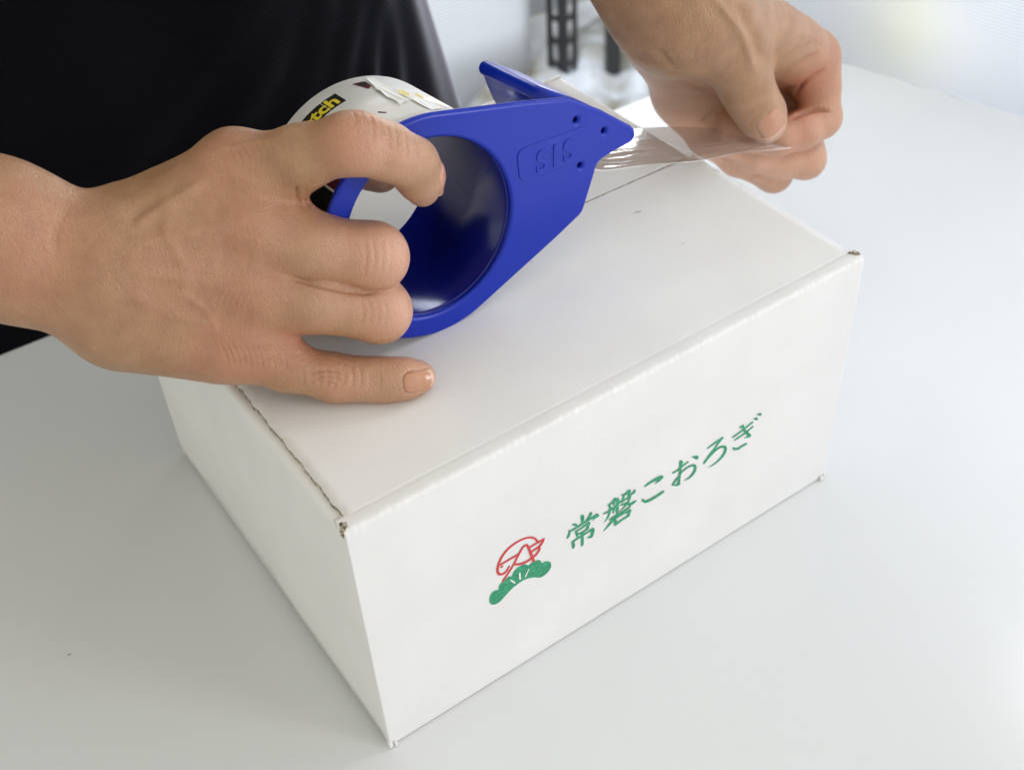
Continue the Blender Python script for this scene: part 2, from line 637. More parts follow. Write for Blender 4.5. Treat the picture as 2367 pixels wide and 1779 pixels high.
def flap(name, y0, y1, x0, x1, lift, fold=0.006):
    """top flap; its cut edges are raw brown fluting"""
    nu, nv = 60, 90
    vs, fs = [], []
    for j in range(nv + 1):
        for i in range(nu + 1):
            s, q = i / nu, j / nv
            x = x0 + (x1 - x0) * s
            if i == 0:
                x += 0.00018 * math.sin(q * 41) + 0.00013 * math.sin(q * 93 + 1) + rng.normal(0, 0.00011)
            if i == nu:
                x += 0.0002 * math.sin(q * 71) + rng.normal(0, 0.0001)
            y = y0 + (y1 - y0) * q
            z = H - 0.0002 + lift(s, q) - (0.0016 * math.exp(-((y - y0) / 0.0014) ** 2) if y0 < 0.02 else 0.0)
            vs.append((x, y, z))
    for j in range(nv):
        for i in range(nu):
            a = j * (nu + 1) + i
            fs.append((a, a + 1, a + nu + 2, a + nu + 1))
    o = mesh_obj(name, vs, fs, M_card, boxr, True)
    o.data.materials.append(M_flute)
    m = o.modifiers.new('thickness', 'SOLIDIFY')
    m.thickness, m.offset = TH, -1
    m.material_offset_rim = 1
    return o


ff = flap('front_flap', 0.0040, SEAM - 0.0004, 0.0034, L - 0.0012,
          lambda s, q: 0.0006 * math.sin(math.pi * q) * math.sin(math.pi * s))
bf = flap('back_flap', SEAM + 0.0004, D - 0.003, 0.0034, L - 0.0060,
          lambda s, q: 0.0008 * math.sin(math.pi * q) - 0.004 * q * s)

# crushed fluting showing at the open corners
for (cx, cy, sx) in ((0.0010, 0.0022, 1), (L - 0.0008, 0.0040, -1)):
    bm = bmesh.new()
    for i in range(14):
        t_ = i / 13
        px_ = cx + sx * (0.0002 + 0.0016 * (t_ - 0.5)) + 0.0008 * math.sin(i * 5.1)
        py_ = cy - 0.0010 + 0.0032 * t_
        zz = H - 0.0007 + 0.0006 * math.sin(i * 2.4)
        box_bm(px_ - 0.0006, px_ + 0.0006, py_ - 0.0004, py_ + 0.0004, zz - 0.0022, zz + 0.0008 + 0.0006 * math.sin(i * 3.3), bm)
    bm_obj('crushed_corner', bm, M_flute, boxr)


def side_panel(name, x, sgn):
    """end wall: stands up, rolls over at the top, has a long soft dent near its foot"""
    prof = [(0.0009, 0.0), (0.010, 0.0)] + [(z, 0.0) for z in np.linspace(0.012, H - 0.0055, 34)]
    arc = [(H - 0.0055 + 0.0034 * math.sin(a), 0.0030 * (1 - math.cos(a))) for a in np.linspace(0.2, math.pi / 2, 7)]
    prof = prof + arc + [(H - 0.0026, 0.02)]
    ny = 120
    vs, fs = [], []
    for j in range(ny + 1):
        y = 0.0012 + (D - 0.0024) * j / ny
        for (z, inn) in prof:
            q = y / D
            c = 0.017 * max(0.0, math.sin(math.pi * (q - 0.40) / 0.52)) ** 0.7 if 0.40 < q < 0.92 else -0.01
            dent = 0.0
            if inn == 0.0:
                e = max(-30.0, min(30.0, (c - z) / 0.0011))
                dent = 0.0013 / (1 + math.exp(-e)) * min(1.0, z / 0.005)
            edge = 0.0026 if (z < 0.001 and 0.03 < q < 0.982) else 0.0
            vs.append((x + sgn * (inn + dent), y, z + edge))
    kk = len(prof)
    for j in range(ny):
        for k in range(kk - 1):
            a = j * kk + k
            fs.append((a, a + 1, a + kk + 1, a + kk))
    o = mesh_obj(name, vs, fs, M_card, boxr, True)
    m = o.modifiers.new('thickness', 'SOLIDIFY')
    m.thickness, m.offset = 0.0016, -1
    if sgn < 0:
        o.data.flip_normals()
    return o


side_panel('side_panel', 0.0, 1)
side_panel('side_panel', L, -1)
o = bm_obj('back_panel', box_bm(0.0012, L - 0.0012, D - 0.0024, D, 0.0008, H - 0.0012), M_card, boxr)
bevel(o, 0.0009, 2)
o = bm_obj('bottom_panel', box_bm(0.003, L - 0.003, 0.003, D - 0.003, 0.0008, 0.0030), M_card, boxr)
# torn little tabs at the lower front corners
for (px_, s) in ((-0.0004, 1), (L - 0.001, -1)):
    bm = box_bm(px_, px_ + 0.0016, -0.0010, 0.0012, 0.0006, 0.0030)
    box_bm(px_ + s * 0.0022, px_ + s * 0.0022 + 0.0012, -0.0016, -0.0002, 0.0005, 0.0026, bm)
    bm_obj('torn_tab', bm, M_card, boxr)

# ---- printing on the front panel: brush strokes traced one by one
_lay = [0]


def strokes(name, zoom, paths, m, smooth=3):
    ox, oy, s = zoom
    vs, fs = [], []
    for path in paths:
        _lay[0] += 1
        yy = -0.00012 - 0.000004 * (_lay[0] % 40)
        A = np.array(path, float)
        if len(A) > 2 and smooth:
            A = catmull(A, 6)
        pts = A[:, :2]
        wd = np.maximum(A[:, 2], 4) / 2
        tn = np.gradient(pts, axis=0)
        tn /= np.linalg.norm(tn, axis=1)[:, None] + 1e-9
        nr = np.stack([-tn[:, 1], tn[:, 0]], 1)
        l = pts + nr * wd[:, None]
        r = pts - nr * wd[:, None]
        cap0 = [pts[0] - tn[0] * wd[0] * math.sin(a) + nr[0] * wd[0] * math.cos(a) for a in np.linspace(0, math.pi, 7)[1:-1]]
        cap1 = [pts[-1] + tn[-1] * wd[-1] * math.sin(a) + nr[-1] * wd[-1] * math.cos(a) for a in np.linspace(math.pi, 0, 7)[1:-1]]
        def add(p):
            q = at_y(ox + p[0] / s, oy + p[1] / s, 0.0)
            fy = FRONT_Y(q[0], q[2])
            q = at_y(ox + p[0] / s, oy + p[1] / s, fy + yy)
            vs.append(q)
            return len(vs) - 1
        li = [add(p) for p in l]
        ri = [add(p) for p in r]
        for i in range(len(li) - 1):
            fs.append((li[i], ri[i], ri[i + 1], li[i + 1]))
        fs.append([li[0]] + [add(p) for p in cap0] + [ri[0]])
        fs.append([ri[-1]] + [add(p) for p in cap1] + [li[-1]])
    return mesh_obj(name, vs, fs, m, front)


Z1 = (1300, 1110, 9.78)
Z2 = (1470, 1020, 10.394)
Z3 = (1600, 940, 10.394)
ZL = (1120, 1220, 8.753)
strokes('printed_character', Z1, [
    [(455, 815, 88), (455, 900, 72), (450, 985, 56)],
    [(225, 995, 20), (275, 1000, 60), (310, 1010, 62)],
    [(645, 745, 66), (610, 810, 50), (530, 915, 20)],
    [(160, 1140, 44), (160, 1190, 48), (140, 1250, 52), (112, 1298, 40)],
    [(165, 1160, 34), (400, 1015, 46), (640, 860, 50), (790, 790, 88)],
    [(770, 800, 70), (720, 860, 40), (690, 905, 8)],
    [(290, 1145, 30), (325, 1200, 66), (335, 1262, 44)],
    [(310, 1150, 36), (450, 1065, 40), (590, 965, 50)],
    [(600, 965, 70), (580, 1030, 60), (560, 1080, 52)],
    [(340, 1225, 36), (450, 1170, 40), (590, 1075, 40)],
    [(450, 1180, 66), (450, 1300, 66), (450, 1420, 68), (440, 1470, 44)],
    [(225, 1390, 44), (400, 1275, 44), (600, 1150, 48), (690, 1100, 62)],
    [(240, 1395, 72), (250, 1470, 76), (242, 1525, 44)],
    [(695, 1105, 70), (680, 1190, 72), (655, 1260, 62), (600, 1290, 36), (565, 1280, 12)],
], M_green)
strokes('printed_character', Z1, [
    [(1190, 405, 40), (1150, 470, 44), (1110, 520, 40)],
    [(1040, 550, 30), (1080, 600, 56), (1070, 720, 50), (1020, 850, 34), (955, 940, 10)],
    [(1060, 550, 40), (1160, 480, 40), (1250, 420, 62)],
    [(1255, 430, 66), (1245, 560, 66), (1240, 700, 66), (1230, 750, 40)],
    [(1170, 500, 44), (1160, 540, 52)],
    [(1175, 610, 40), (1160, 680, 48), (1145, 735, 30)],
    [(940, 755, 30), (1060, 690, 40), (1180, 600, 34), (1290, 500, 34), (1400, 420, 20)],
    [(1350, 325, 34), (1385, 340, 52), (1375, 420, 44), (1350, 490, 30)],
    [(1390, 340, 40), (1480, 260, 50), (1520, 235, 66)],
    [(1510, 240, 60), (1505, 310, 62), (1510, 350, 44), (1570, 310, 36), (1625, 260, 56), (1640, 215, 36)],
    [(1300, 500, 28), (1420, 435, 32), (1540, 360, 40)],
    [(1530, 370, 50), (1490, 480, 40), (1400, 600, 30), (1290, 710, 12)],
    [(1310, 560, 24), (1420, 530, 56), (1550, 530, 64), (1620, 490, 50), (1685, 450, 10)],
    [(1055, 890, 24), (1180, 820, 50), (1350, 720, 40), (1540, 580, 36)],
    [(1160, 860, 60), (1060, 1000, 44), (925, 1155, 8)],
    [(1165, 860, 50), (1200, 930, 78), (1190, 1010, 40)],
    [(1200, 860, 30), (1360, 760, 40), (1530, 675, 52)],
    [(1530, 675, 66), (1510, 730, 60), (1490, 780, 50)],
    [(1210, 990, 50), (1350, 890, 40), (1510, 790, 44)],
], M_green)
strokes('printed_character', Z2, [
    [(220, 1080, 30), (330, 1000, 50), (470, 915, 60), (580, 860, 66), (635, 845, 56)],
    [(630, 855, 60), (560, 930, 56), (460, 1022, 8)],
    [(165, 1400, 50), (195, 1435, 66), (260, 1440, 62), (380, 1385, 58), (520, 1300, 58), (660, 1205, 50)],
], M_green)
strokes('printed_character', Z2, [
    [(1090, 490, 80), (1075, 600, 62), (1060, 750, 54), (1045, 900, 50), (1030, 1010, 62)],
    [(1035, 1010, 70), (980, 1050, 48), (880, 1045, 24)],
    [(885, 1040, 40), (940, 960, 48), (1020, 860, 44), (1100, 740, 34), (1220, 640, 40), (1340, 580, 44), (1420, 590, 66), (1425, 670, 62), (1370, 780, 50), (1270, 880, 34), (1160, 942, 8)],
    [(890, 755, 40), (1000, 690, 44), (1120, 590, 40), (1250, 490, 40)],
    [(1345, 378, 16), (1400, 375, 56), (1450, 385, 92), (1465, 380, 86)],
], M_green)
strokes('printed_character', Z3, [
    [(370, 995, 34), (480, 915, 40), (600, 830, 44), (735, 740, 46)],
    [(735, 745, 44), (640, 850, 50), (540, 1000, 42), (430, 1150, 60), (340, 1280, 50), (280, 1355, 44)],
    [(330, 1290, 40), (460, 1140, 52), (590, 1020, 46), (700, 960, 52), (785, 970, 76), (795, 1050, 68), (730, 1180, 58), (600, 1320, 42), (480, 1405, 30), (385, 1455, 8)],
], M_green)
strokes('printed_character', Z3, [
    [(970, 735, 34), (1080, 660, 40), (1250, 530, 40), (1455, 370, 38)],
    [(1025, 800, 32), (1150, 715, 40), (1300, 610, 40), (1460, 475, 34)],
    [(1150, 490, 36), (1215, 470, 62)],
    [(1220, 455, 60), (1240, 540, 76), (1300, 620, 78), (1375, 680, 84)],
    [(1385, 690, 70), (1330, 720, 44), (1245, 752, 10)],
    [(995, 995, 56), (1030, 1015, 62), (1110, 1000, 54), (1210, 935, 48), (1300, 885, 50)],
    [(1470, 288, 14), (1520, 288, 52), (1550, 290, 68)],
    [(1555, 182, 14), (1605, 182, 56), (1635, 182, 72)],
], M_green)
# emblem: insect drawn in red line over a pine branch in green
strokes('printed_emblem', ZL, [
    [(1085, 290, 50), (1030, 220, 46), (940, 190, 40), (820, 210, 36), (650, 290, 36), (480, 420, 40), (360, 570, 42), (290, 720, 46), (265, 850, 54), (290, 925, 54), (360, 930, 44), (440, 880, 34), (505, 765, 26)],
    [(320, 745, 34), (480, 650, 36), (680, 535, 36)],
    [(370, 1075, 34), (470, 930, 36), (590, 740, 36), (680, 560, 40), (770, 400, 38), (850, 340, 40), (880, 380, 52), (940, 520, 62), (990, 660, 58)],
    [(610, 735, 44), (700, 730, 44), (830, 690, 44), (940, 620, 40)],
    [(915, 390, 34), (1050, 310, 34), (1210, 215, 26)],
    [(1210, 215, 26), (1170, 290, 46), (1110, 370, 40), (940, 490, 34)],
    [(1120, 350, 34), (1110, 430, 44), (1060, 520, 40), (990, 590, 36)],
    [(335, 795, 30), (370, 770, 26)],
], M_red)


def print_poly(name, zoom, pts, m, off, smooth=True):
    ox, oy, s = zoom
    P = catmull(list(pts) + [pts[0]], 6)[:-1] if smooth else np.array(pts, float)
    vs = []
    for p in P:
        q = at_y(ox + p[0] / s, oy + p[1] / s, 0.0)
        vs.append(at_y(ox + p[0] / s, oy + p[1] / s, FRONT_Y(q[0], q[2]) - off))
    bm = bmesh.new()
    f = bm.faces.new([bm.verts.new(v) for v in vs])
    f.normal_update()
    bmesh.ops.triangulate(bm, faces=[f])
    me = bpy.data.meshes.new(name)
    bm.to_mesh(me)
    bm.free()
    return link_mesh(name, me, m, front)


print_poly('printed_branch', ZL, [(100, 1400), (130, 1330), (200, 1265), (275, 1245), (290, 1170), (350, 1090), (420, 1030), (500, 975), (550, 970), (580, 900), (640, 820), (730, 760), (820, 725), (885, 750), (960, 690), (1040, 650), (1110, 645), (1150, 680), (1160, 705), (1230, 672), (1300, 672), (1345, 710), (1345, 790), (1300, 870), (1220, 950), (1120, 1000), (1000, 995), (880, 1020), (770, 1065), (660, 1140), (540, 1240), (420, 1370), (320, 1480), (220, 1540), (140, 1540), (100, 1490)], M_green, 0.00008)
for quad in ([(512, 1055), (535, 1035), (630, 1095), (605, 1125)], [(695, 905), (730, 900), (738, 1035), (702, 1040)], [(890, 825), (910, 828), (838, 990), (812, 985)]):
    print_poly('printed_needle', ZL, quad, M_whiteink, 0.00030, False)

# specks and a small scuff on the top
for (px_, py_, r_) in ((1475, 490, 0.0012), (1578, 563, 0.0005), (1228, 604, 0.0005)):
    p = at_z(px_, py_, H + 0.0012)
    bm = bmesh.new()
    q_ = [(p[0] + r_ * (1.6 + 0.7 * math.sin(3 * t_ + px_)) * math.cos(t_), p[1] + r_ * (0.5 + 0.25 * math.sin(5 * t_ + px_)) * math.sin(t_) - 0.4 * r_ * math.cos(t_), p[2]) for t_ in np.linspace(0, 2 * math.pi, 15)[:-1]]
    bm.faces.new([bm.verts.new(v_) for v_ in q_]).normal_update()
    bm_obj('scuff_mark', bm, mat('grey_smudge', (0.46, 0.45, 0.46, 1), 0.7), ff)

# ------------------------------------------------------------------ tape dispenser
DC = np.array([0.08373436, 0.07163372, 0.17404275])
TL = 0.0999
DN = np.array([0, -math.cos(TL), math.sin(TL)])
DE = np.array([1.0, 0, 0])
DU = np.array([0, math.sin(TL), math.cos(TL)])
DM = Matrix([[DE[0], DU[0], DN[0], DC[0]], [DE[1], DU[1], DN[1], DC[1]], [DE[2], DU[2], DN[2], DC[2]], [0, 0, 0, 1]])


def dw(x, y, n=0.0):
    return DC + DE * x + DU * y + DN * n


disp = empty('tape_dispenser')
disp.matrix_world = DM
tag(disp, 'blue plastic hand tape dispenser with a round grip hole, resting on the box', 'tape dispenser')


def curve_mesh(name, loops, depth, bev, m, parent, res=3):
    """filled outline with holes, given real thickness and rounded edges (local x, y; thickness along z)"""
    cu = bpy.data.curves.new(name, 'CURVE')
    cu.dimensions = '2D'
    cu.fill_mode = 'BOTH'
    cu.extrude = depth / 2 - bev
    cu.bevel_depth = bev
    cu.bevel_resolution = res
    for lp in loops:
        s = cu.splines.new('POLY')
        s.points.add(len(lp) - 1)
        for p, q in zip(s.points, lp):
            p.co = (q[0], q[1], 0, 1)
        s.use_cyclic_u = True
    tmp = bpy.data.objects.new('tmp', cu)
    col.objects.link(tmp)
    dg = bpy.context.evaluated_depsgraph_get()
    me = bpy.data.meshes.new_from_object(tmp.evaluated_get(dg))
    bpy.data.objects.remove(tmp)
    me.name = name
    me.materials.clear()
    me.materials.append(m)
    o = bpy.data.objects.new(name, me)
    col.objects.link(o)
    o.parent = parent
    return o


def inset(loop, d):
    A = np.array(loop, float)
    t_ = np.roll(A, -1, 0) - np.roll(A, 1, 0)
    t_ /= np.linalg.norm(t_, axis=1)[:, None]
    nr = np.stack([-t_[:, 1], t_[:, 0]], 1)
    area2 = np.sum(A[:, 0] * np.roll(A[:, 1], -1) - np.roll(A[:, 0], -1) * A[:, 1])
    return A + nr * d * (1 if area2 > 0 else -1)


RO, RI = 0.0443, 0.0352
KS = 0.9893  # the traced outline, brought to the size of the dispenser
out = []
for a in np.linspace(math.radians(76.6 - 360 + 360), math.radians(292), 64):
    out.append((RO * math.cos(a), RO * math.sin(a)))
nose = [(54.4, -26.9), (67.2, -21.4), (68.9, -20.2), (70.0, -18.5), (76.1, -6.0), (77.2, -3.4), (78.4, -1.9), (80.5, -0.9), (87.1, 0.2), (95.0, 1.0), (96.8, 1.9), (97.8, 3.6), (97.5, 6.0), (95.6, 8.2), (81.4, 19.9), (68.0, 29.0), (66.4, 29.9), (64.5, 30.5), (49.8, 34.4)]
out += [(x * KS / 1000, y * KS / 1000) for x, y in nose]
hub = [(RI * math.cos(a), RI * math.sin(a)) for a in np.linspace(0, 2 * math.pi, 73)[:-1]]
BV = 0.0014
small = []
for cx, cy in ((69.0, 20.0), (82.0, 10.9), (69.4, 0.5)):
    small.append([(cx * KS / 1000 + (0.0013 + BV * 0.4) * math.cos(a), cy * KS / 1000 + (0.0013 + BV * 0.4) * math.sin(a)) for a in np.linspace(0, 2 * math.pi, 21)[:-1]])
plate = curve_mesh('side_plate', [inset(out, BV), inset(hub, -BV)] + [inset(s, -BV * 0.4) for s in small], 0.0030, BV, M_blue, disp)
plate.location = (0, 0, -0.0015)


def tube_mesh(name, r0, r1, n0, n1, m, parent, seg=96, flare=0.0):
    vs, fs = [], []
    pr = [(r0 + flare, n0), (r0 + flare * 0.3, n0 - 0.0012 * np.sign(n0 - n1)), (r0, n0 - 0.003 * np.sign(n0 - n1)), (r0, n1), (r1, n1), (r1, n0)]
    for i in range(seg):
        a = 2 * math.pi * i / seg
        for r, n in pr:
            vs.append((r * math.cos(a), r * math.sin(a), n))
    k = len(pr)
    for i in range(seg):
        for j in range(k):
            fs.append((i * k + j, ((i + 1) % seg) * k + j, ((i + 1) % seg) * k + (j + 1) % k, i * k + (j + 1) % k))
    o = mesh_obj(name, vs, fs, m, None, True)
    o.parent = parent
    return o


tube_mesh('hub', RI, RI + 0.0019, -0.0029, -0.0605, M_hub, disp)
# roller housing: slanted guard with a rolled lip, and the chute wall under it
prof = []
lipc = np.array([65.0, 26.6])
for a in np.linspace(math.radians(60), math.radians(245), 12):
    prof.append(tuple(lipc + 3.1 * np.array([math.cos(a), math.sin(a)])))
prof = [(97.0, 4.6), (94.8, 8.2), (81.4, 19.5)] + prof + [(64.9, 19), (66.8, 12.5), (70.5, 4), (76, -4.5)]
W2 = 0.0016
PA = np.array(prof) * KS / 1000
t_ = np.gradient(PA, axis=0)
t_ /= np.linalg.norm(t_, axis=1)[:, None]
nr = np.stack([-t_[:, 1], t_[:, 0]], 1)
inner = PA + nr * W2
vs, fs = [], []
NW = [-0.0015, -0.020, -0.040, -0.0555, -0.0563]
for wi, nn in enumerate(NW):
    ins = 0.0004 if wi == len(NW) - 1 else 0
    for p, q in zip(PA, inner):
        pp, qq = p + (q - p) / W2 * ins, q - (q - p) / W2 * ins
        vs += [(pp[0], pp[1], nn), (qq[0], qq[1], nn)]
k = len(PA) * 2
for wi in range(len(NW) - 1):
    for i in range(len(PA) - 1):
        a = wi * k + i * 2
        fs.append((a, a + 2, a + k + 2, a + k))
        fs.append((a + 1, a + k + 1, a + k + 3, a + 3))
for wi in (0, len(NW) - 1):
    for i in range(len(PA) - 1):
        a = wi * k + i * 2
        fs.append((a, a + 1, a + 3, a + 2))
for wi in range(len(NW) - 1):
    for e in (0, k - 2):
        a = wi * k + e
        fs.append((a, a + k, a + k + 1, a + 1))
o = mesh_obj('roller_guard', vs, fs, M_blue, None, True)
o.parent = disp
bmx = bmesh.new()
bmx.from_mesh(o.data)
bmesh.ops.recalc_face_normals(bmx, faces=bmx.faces)
bmx.to_mesh(o.data)
bmx.free()
# tape roller on its axle
bm = bmesh.new()
bmesh.ops.create_cone(bm, segments=28, radius1=0.0055, radius2=0.0055, depth=0.050, cap_ends=True,
                      matrix=Matrix.Translation((0.0690 * KS, 0.0005, -0.030)))
o = bm_obj('roller', bm, M_black, None, True)
o.parent = disp
# backing plate added behind the three screw holes to keep them dark
bm = bmesh.new()
pv = [(60, 27), (66, 27), (94, 7), (94, 4), (76, -1.5), (69, -10), (62, -10)]
top_ = [bm.verts.new((x * KS / 1000, y * KS / 1000, -0.0075)) for x, y in pv]
bot_ = [bm.verts.new((x * KS / 1000, y * KS / 1000, -0.0090)) for x, y in pv]
bm.faces.new(top_)
bm.faces.new(bot_[::-1])
for i in range(len(pv)):
    bm.faces.new((top_[i], bot_[i], bot_[(i + 1) % len(pv)], top_[(i + 1) % len(pv)]))
o = bm_obj('hole_backing', bm, M_blue, None)
o.parent = disp


def on_plate(x, y, off=0.0):
    d = ray(x, y)
    t_ = ((DC + DN * off - CAM) @ DN) / (d @ DN)
    P = CAM + d * t_ - DC
    return np.array([P @ DE, P @ DU])


def zp(x, y):
    return on_plate(1100 + x / 5.53, 200 + y / 5.53, 0.0)


def rounded_quad(c, r, n=6):
    c = [np.array(p) for p in c]
    o_ = []
    for i in range(4):
        p, a, b_ = c[i], c[i - 1], c[(i + 1) % 4]
        u1, u2 = (a - p) / np.linalg.norm(a - p), (b_ - p) / np.linalg.norm(b_ - p)
        s0, s1 = p + u1 * r, p + u2 * r
        for k_ in np.linspace(0, 1, n):
            o_.append((1 - k_) ** 2 * s0 + 2 * k_ * (1 - k_) * p + k_ ** 2 * s1)
    return o_


rq = rounded_quad([zp(520, 820), zp(565, 1245), zp(1455, 890), zp(1425, 505)], 0.0042)
pn = curve_mesh('raised_panel', [inset(rq, 0.0001)], 0.0007, 0.0003, M_blue, disp)
pn.location = (0, 0, 0.0)


def letter(ch, centre, size, rot, m, parent, extr, bev, zoff, name='embossed_letter', offset=0.0, shear=0.0):
    cu = bpy.data.curves.new(name, 'FONT')
    cu.body = ch
    cu.size = size
    cu.align_x, cu.align_y = 'CENTER', 'CENTER'
    cu.extrude = extr
    cu.bevel_depth = bev
    cu.bevel_resolution = 2
    cu.offset = offset
    cu.shear = shear
    tmp = bpy.data.objects.new('tmp', cu)
    col.objects.link(tmp)
    dg = bpy.context.evaluated_depsgraph_get()
    me = bpy.data.meshes.new_from_object(tmp.evaluated_get(dg))
    bpy.data.objects.remove(tmp)
    me.materials.clear()
    me.materials.append(m)
    o = bpy.data.objects.new(name, me)
    col.objects.link(o)
    o.parent = parent
    o.location = (centre[0], centre[1], zoff)
    o.rotation_euler = (0, 0, rot)
    return o


da = zp(1170, 820) - zp(820, 970)
rt = math.atan2(da[1], da[0])
for ch, p in (('S', (822, 968)), ('I', (992, 900)), ('S', (1165, 830))):
    letter(ch, zp(*p), 0.0122, rt, M_blue, disp, 0.00015, 0.0002, 0.00040, shear=0.12, offset=0.0001)

# ------------------------------------------------------------------ tape roll and the strip drawn from it
RT = 0.0423
roll = empty('tape_roll')
roll.matrix_world = DM
tag(roll, 'nearly used clear tape roll in a torn white printed wrapper, on the dispenser hub', 'tape roll')
tube_mesh('core', RI + 0.0020, 0.0386, -0.0045, -0.0535, M_core, roll)
tube_mesh('wrapper', 0.0387, RT, -0.0040, -0.0535, M_paper, roll)


def on_roll(px_, py_, R):
    """angle and width of the point where a sight line meets the roll"""
    r = ray(px_, py_)
    o_ = CAM - DC
    ox, oy = o_ @ DE, o_ @ DU
    dx, dy = r @ DE, r @ DU
    A, B, C_ = dx * dx + dy * dy, 2 * (ox * dx + oy * dy), ox * ox + oy * oy - R * R
    q = B * B - 4 * A * C_
    s = (-B - math.sqrt(max(q, 0))) / (2 * A)
    P = o_ + r * s
    return math.atan2(P @ DU, P @ DE), P @ DN


def roll_patch(name, pts, m, R, px=True, lift=None, n=10):
    """a printed or torn patch lying round the roll; pts are corners (angle, width)"""
    A = np.array(pts, float)
    bm = bmesh.new()
    f = bm.faces.new([bm.verts.new((a[0], a[1], 0)) for a in A])
    f.normal_update()
    bmesh.ops.triangulate(bm, faces=[f])
    for _ in range(3):
        bmesh.ops.subdivide_edges(bm, edges=[e for e in bm.edges if abs(e.verts[0].co.x - e.verts[1].co.x) > 0.06], cuts=1)
        bmesh.ops.triangulate(bm, faces=bm.faces)
    for v in bm.verts:
        a, n_ = v.co.x, v.co.y
        rr = R + (lift(a, n_) if lift else 0)
        v.co = (rr * math.cos(a), rr * math.sin(a), n_)
    o = bm_obj(name, bm, m, None, False)
    o.parent = roll
    return o


def zr(x, y):
    return on_roll(650 + x / 4.891, 150 + y / 4.891, RT)


# black band with the yellow word
c1, c2 = zr(610, 325), zr(835, 355)
c3 = zr(355, 660)
aT, nF, nN = c1[0], c1[1], c2[1]
bl = 0.037 / RT
nF, nN = min(nF, nN), max(nF, nN)
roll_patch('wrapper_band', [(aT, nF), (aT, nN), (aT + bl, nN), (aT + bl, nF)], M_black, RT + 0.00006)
cu = bpy.data.curves.new('w', 'FONT')
cu.body = 'Scotch'
cu.size = 0.0096
cu.offset = 0.00030
cu.align_x, cu.align_y = 'RIGHT', 'CENTER'
tmp = bpy.data.objects.new('tmp', cu)
col.objects.link(tmp)
dg = bpy.context.evaluated_depsgraph_get()
me = bpy.data.meshes.new_from_object(tmp.evaluated_get(dg))
bpy.data.objects.remove(tmp)
bm = bmesh.new()
bm.from_mesh(me)
mid = (nF + nN) / 2 + 0.0003
for _ in range(2):
    bmesh.ops.subdivide_edges(bm, edges=[e for e in bm.edges if e.calc_length() > 0.0016], cuts=1)
    bmesh.ops.triangulate(bm, faces=bm.faces)
for v in bm.verts:
    a = aT + (0.0016 - v.co.x * 1.0) / RT
    v.co = ((RT + 0.00015) * math.cos(a), (RT + 0.00015) * math.sin(a), mid - v.co.y)
o = bm_obj('wrapper_lettering', bm, M_yellow, None)
o.parent = roll
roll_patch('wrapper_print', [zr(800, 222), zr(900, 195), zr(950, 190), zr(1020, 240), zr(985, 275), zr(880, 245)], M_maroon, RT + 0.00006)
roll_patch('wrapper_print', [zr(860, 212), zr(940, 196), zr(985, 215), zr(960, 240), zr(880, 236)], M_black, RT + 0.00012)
roll_patch('torn_paper', [zr(958, 165), zr(1040, 172), zr(1130, 215), zr(1230, 265), zr(1310, 330), zr(1345, 370), zr(1400, 400), zr(1450, 435), zr(1410, 432), zr(1350, 475), zr(1310, 440), zr(1250, 400), zr(1190, 385), zr(1120, 320), zr(1075, 300), zr(1030, 240)], M_torn, RT + 0.0007,
           lift=lambda a, n_: 0.0004 * math.sin(n_ * 900))
roll_patch('torn_paper', [zr(1470, 400), zr(1530, 380), zr(1700, 450), zr(1830, 510), zr(1700, 520), zr(1560, 455)], M_torn, RT + 0.0004,
           lift=lambda a, n_: 0.0002 * math.sin(n_ * 1100))
roll_patch('wrapper_print', [zr(1310, 310), zr(1370, 320), zr(1440, 355), zr(1450, 385), zr(1400, 375), zr(1330, 345)], M_yellow, RT + 0.00105)
roll_patch('wrapper_print', [zr(1500, 325), zr(1540, 328), zr(1620, 375), zr(1600, 380), zr(1530, 350)], M_yellow, RT + 0.00006)
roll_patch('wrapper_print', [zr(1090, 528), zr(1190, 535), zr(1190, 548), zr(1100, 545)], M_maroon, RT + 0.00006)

a0, w0 = zr(120, 700)  # plaid print, carried on round to paint the palm's shade into the gap
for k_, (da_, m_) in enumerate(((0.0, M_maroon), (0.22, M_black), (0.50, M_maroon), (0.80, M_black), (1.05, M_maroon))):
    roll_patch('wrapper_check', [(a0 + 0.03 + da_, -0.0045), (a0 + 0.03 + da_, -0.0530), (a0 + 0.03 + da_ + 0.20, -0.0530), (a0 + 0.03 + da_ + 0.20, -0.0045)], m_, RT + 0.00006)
# strip: near edge and far edge, from the roller to the pinch
near = [dw(0.0600, 0.0100, -0.0055), dw(0.0700, 0.0040, -0.0055), at_y(1382, 394, 0.0785), at_y(1500, 383, 0.0785), at_y(1625, 370, 0.0790), at_y(1700, 358, 0.081), at_y(1770, 346, 0.086), at_y(1830, 343, 0.092), at_y(1860, 341, 0.096)]
far = [dw(0.0600, 0.0100, -0.0530), dw(0.0720, 0.0040, -0.0530), at_y(1400, 298, 0.1265), at_y(1495, 295, 0.1265), at_y(1580, 293, 0.1250), at_y(1650, 296, 0.122), at_y(1720, 300, 0.116), at_y(1800, 312, 0.111), at_y(1866, 327, 0.1065)]
A, B = catmull(near, 8), catmull(far, 8)
vs, fs = [], []
nw = 60
for i in range(len(A)):
    for j in range(nw + 1):
        s = j / nw
        p = A[i] * (1 - s) + B[i] * s
        p = p + np.array([0, 0, 1]) * (0.0016 * math.sin(math.pi * s) * min(1, i / 10) * (1 if i < 44 else 0.3) + 0.0005 * math.sin(s * 21 + i * 0.35) * (1 - s) + 0.00035 * math.sin(s * 70 + 2.0 * math.sin(i * 0.21)) * math.exp(-((s - 0.2) / 0.22) ** 2))
        vs.append(p)
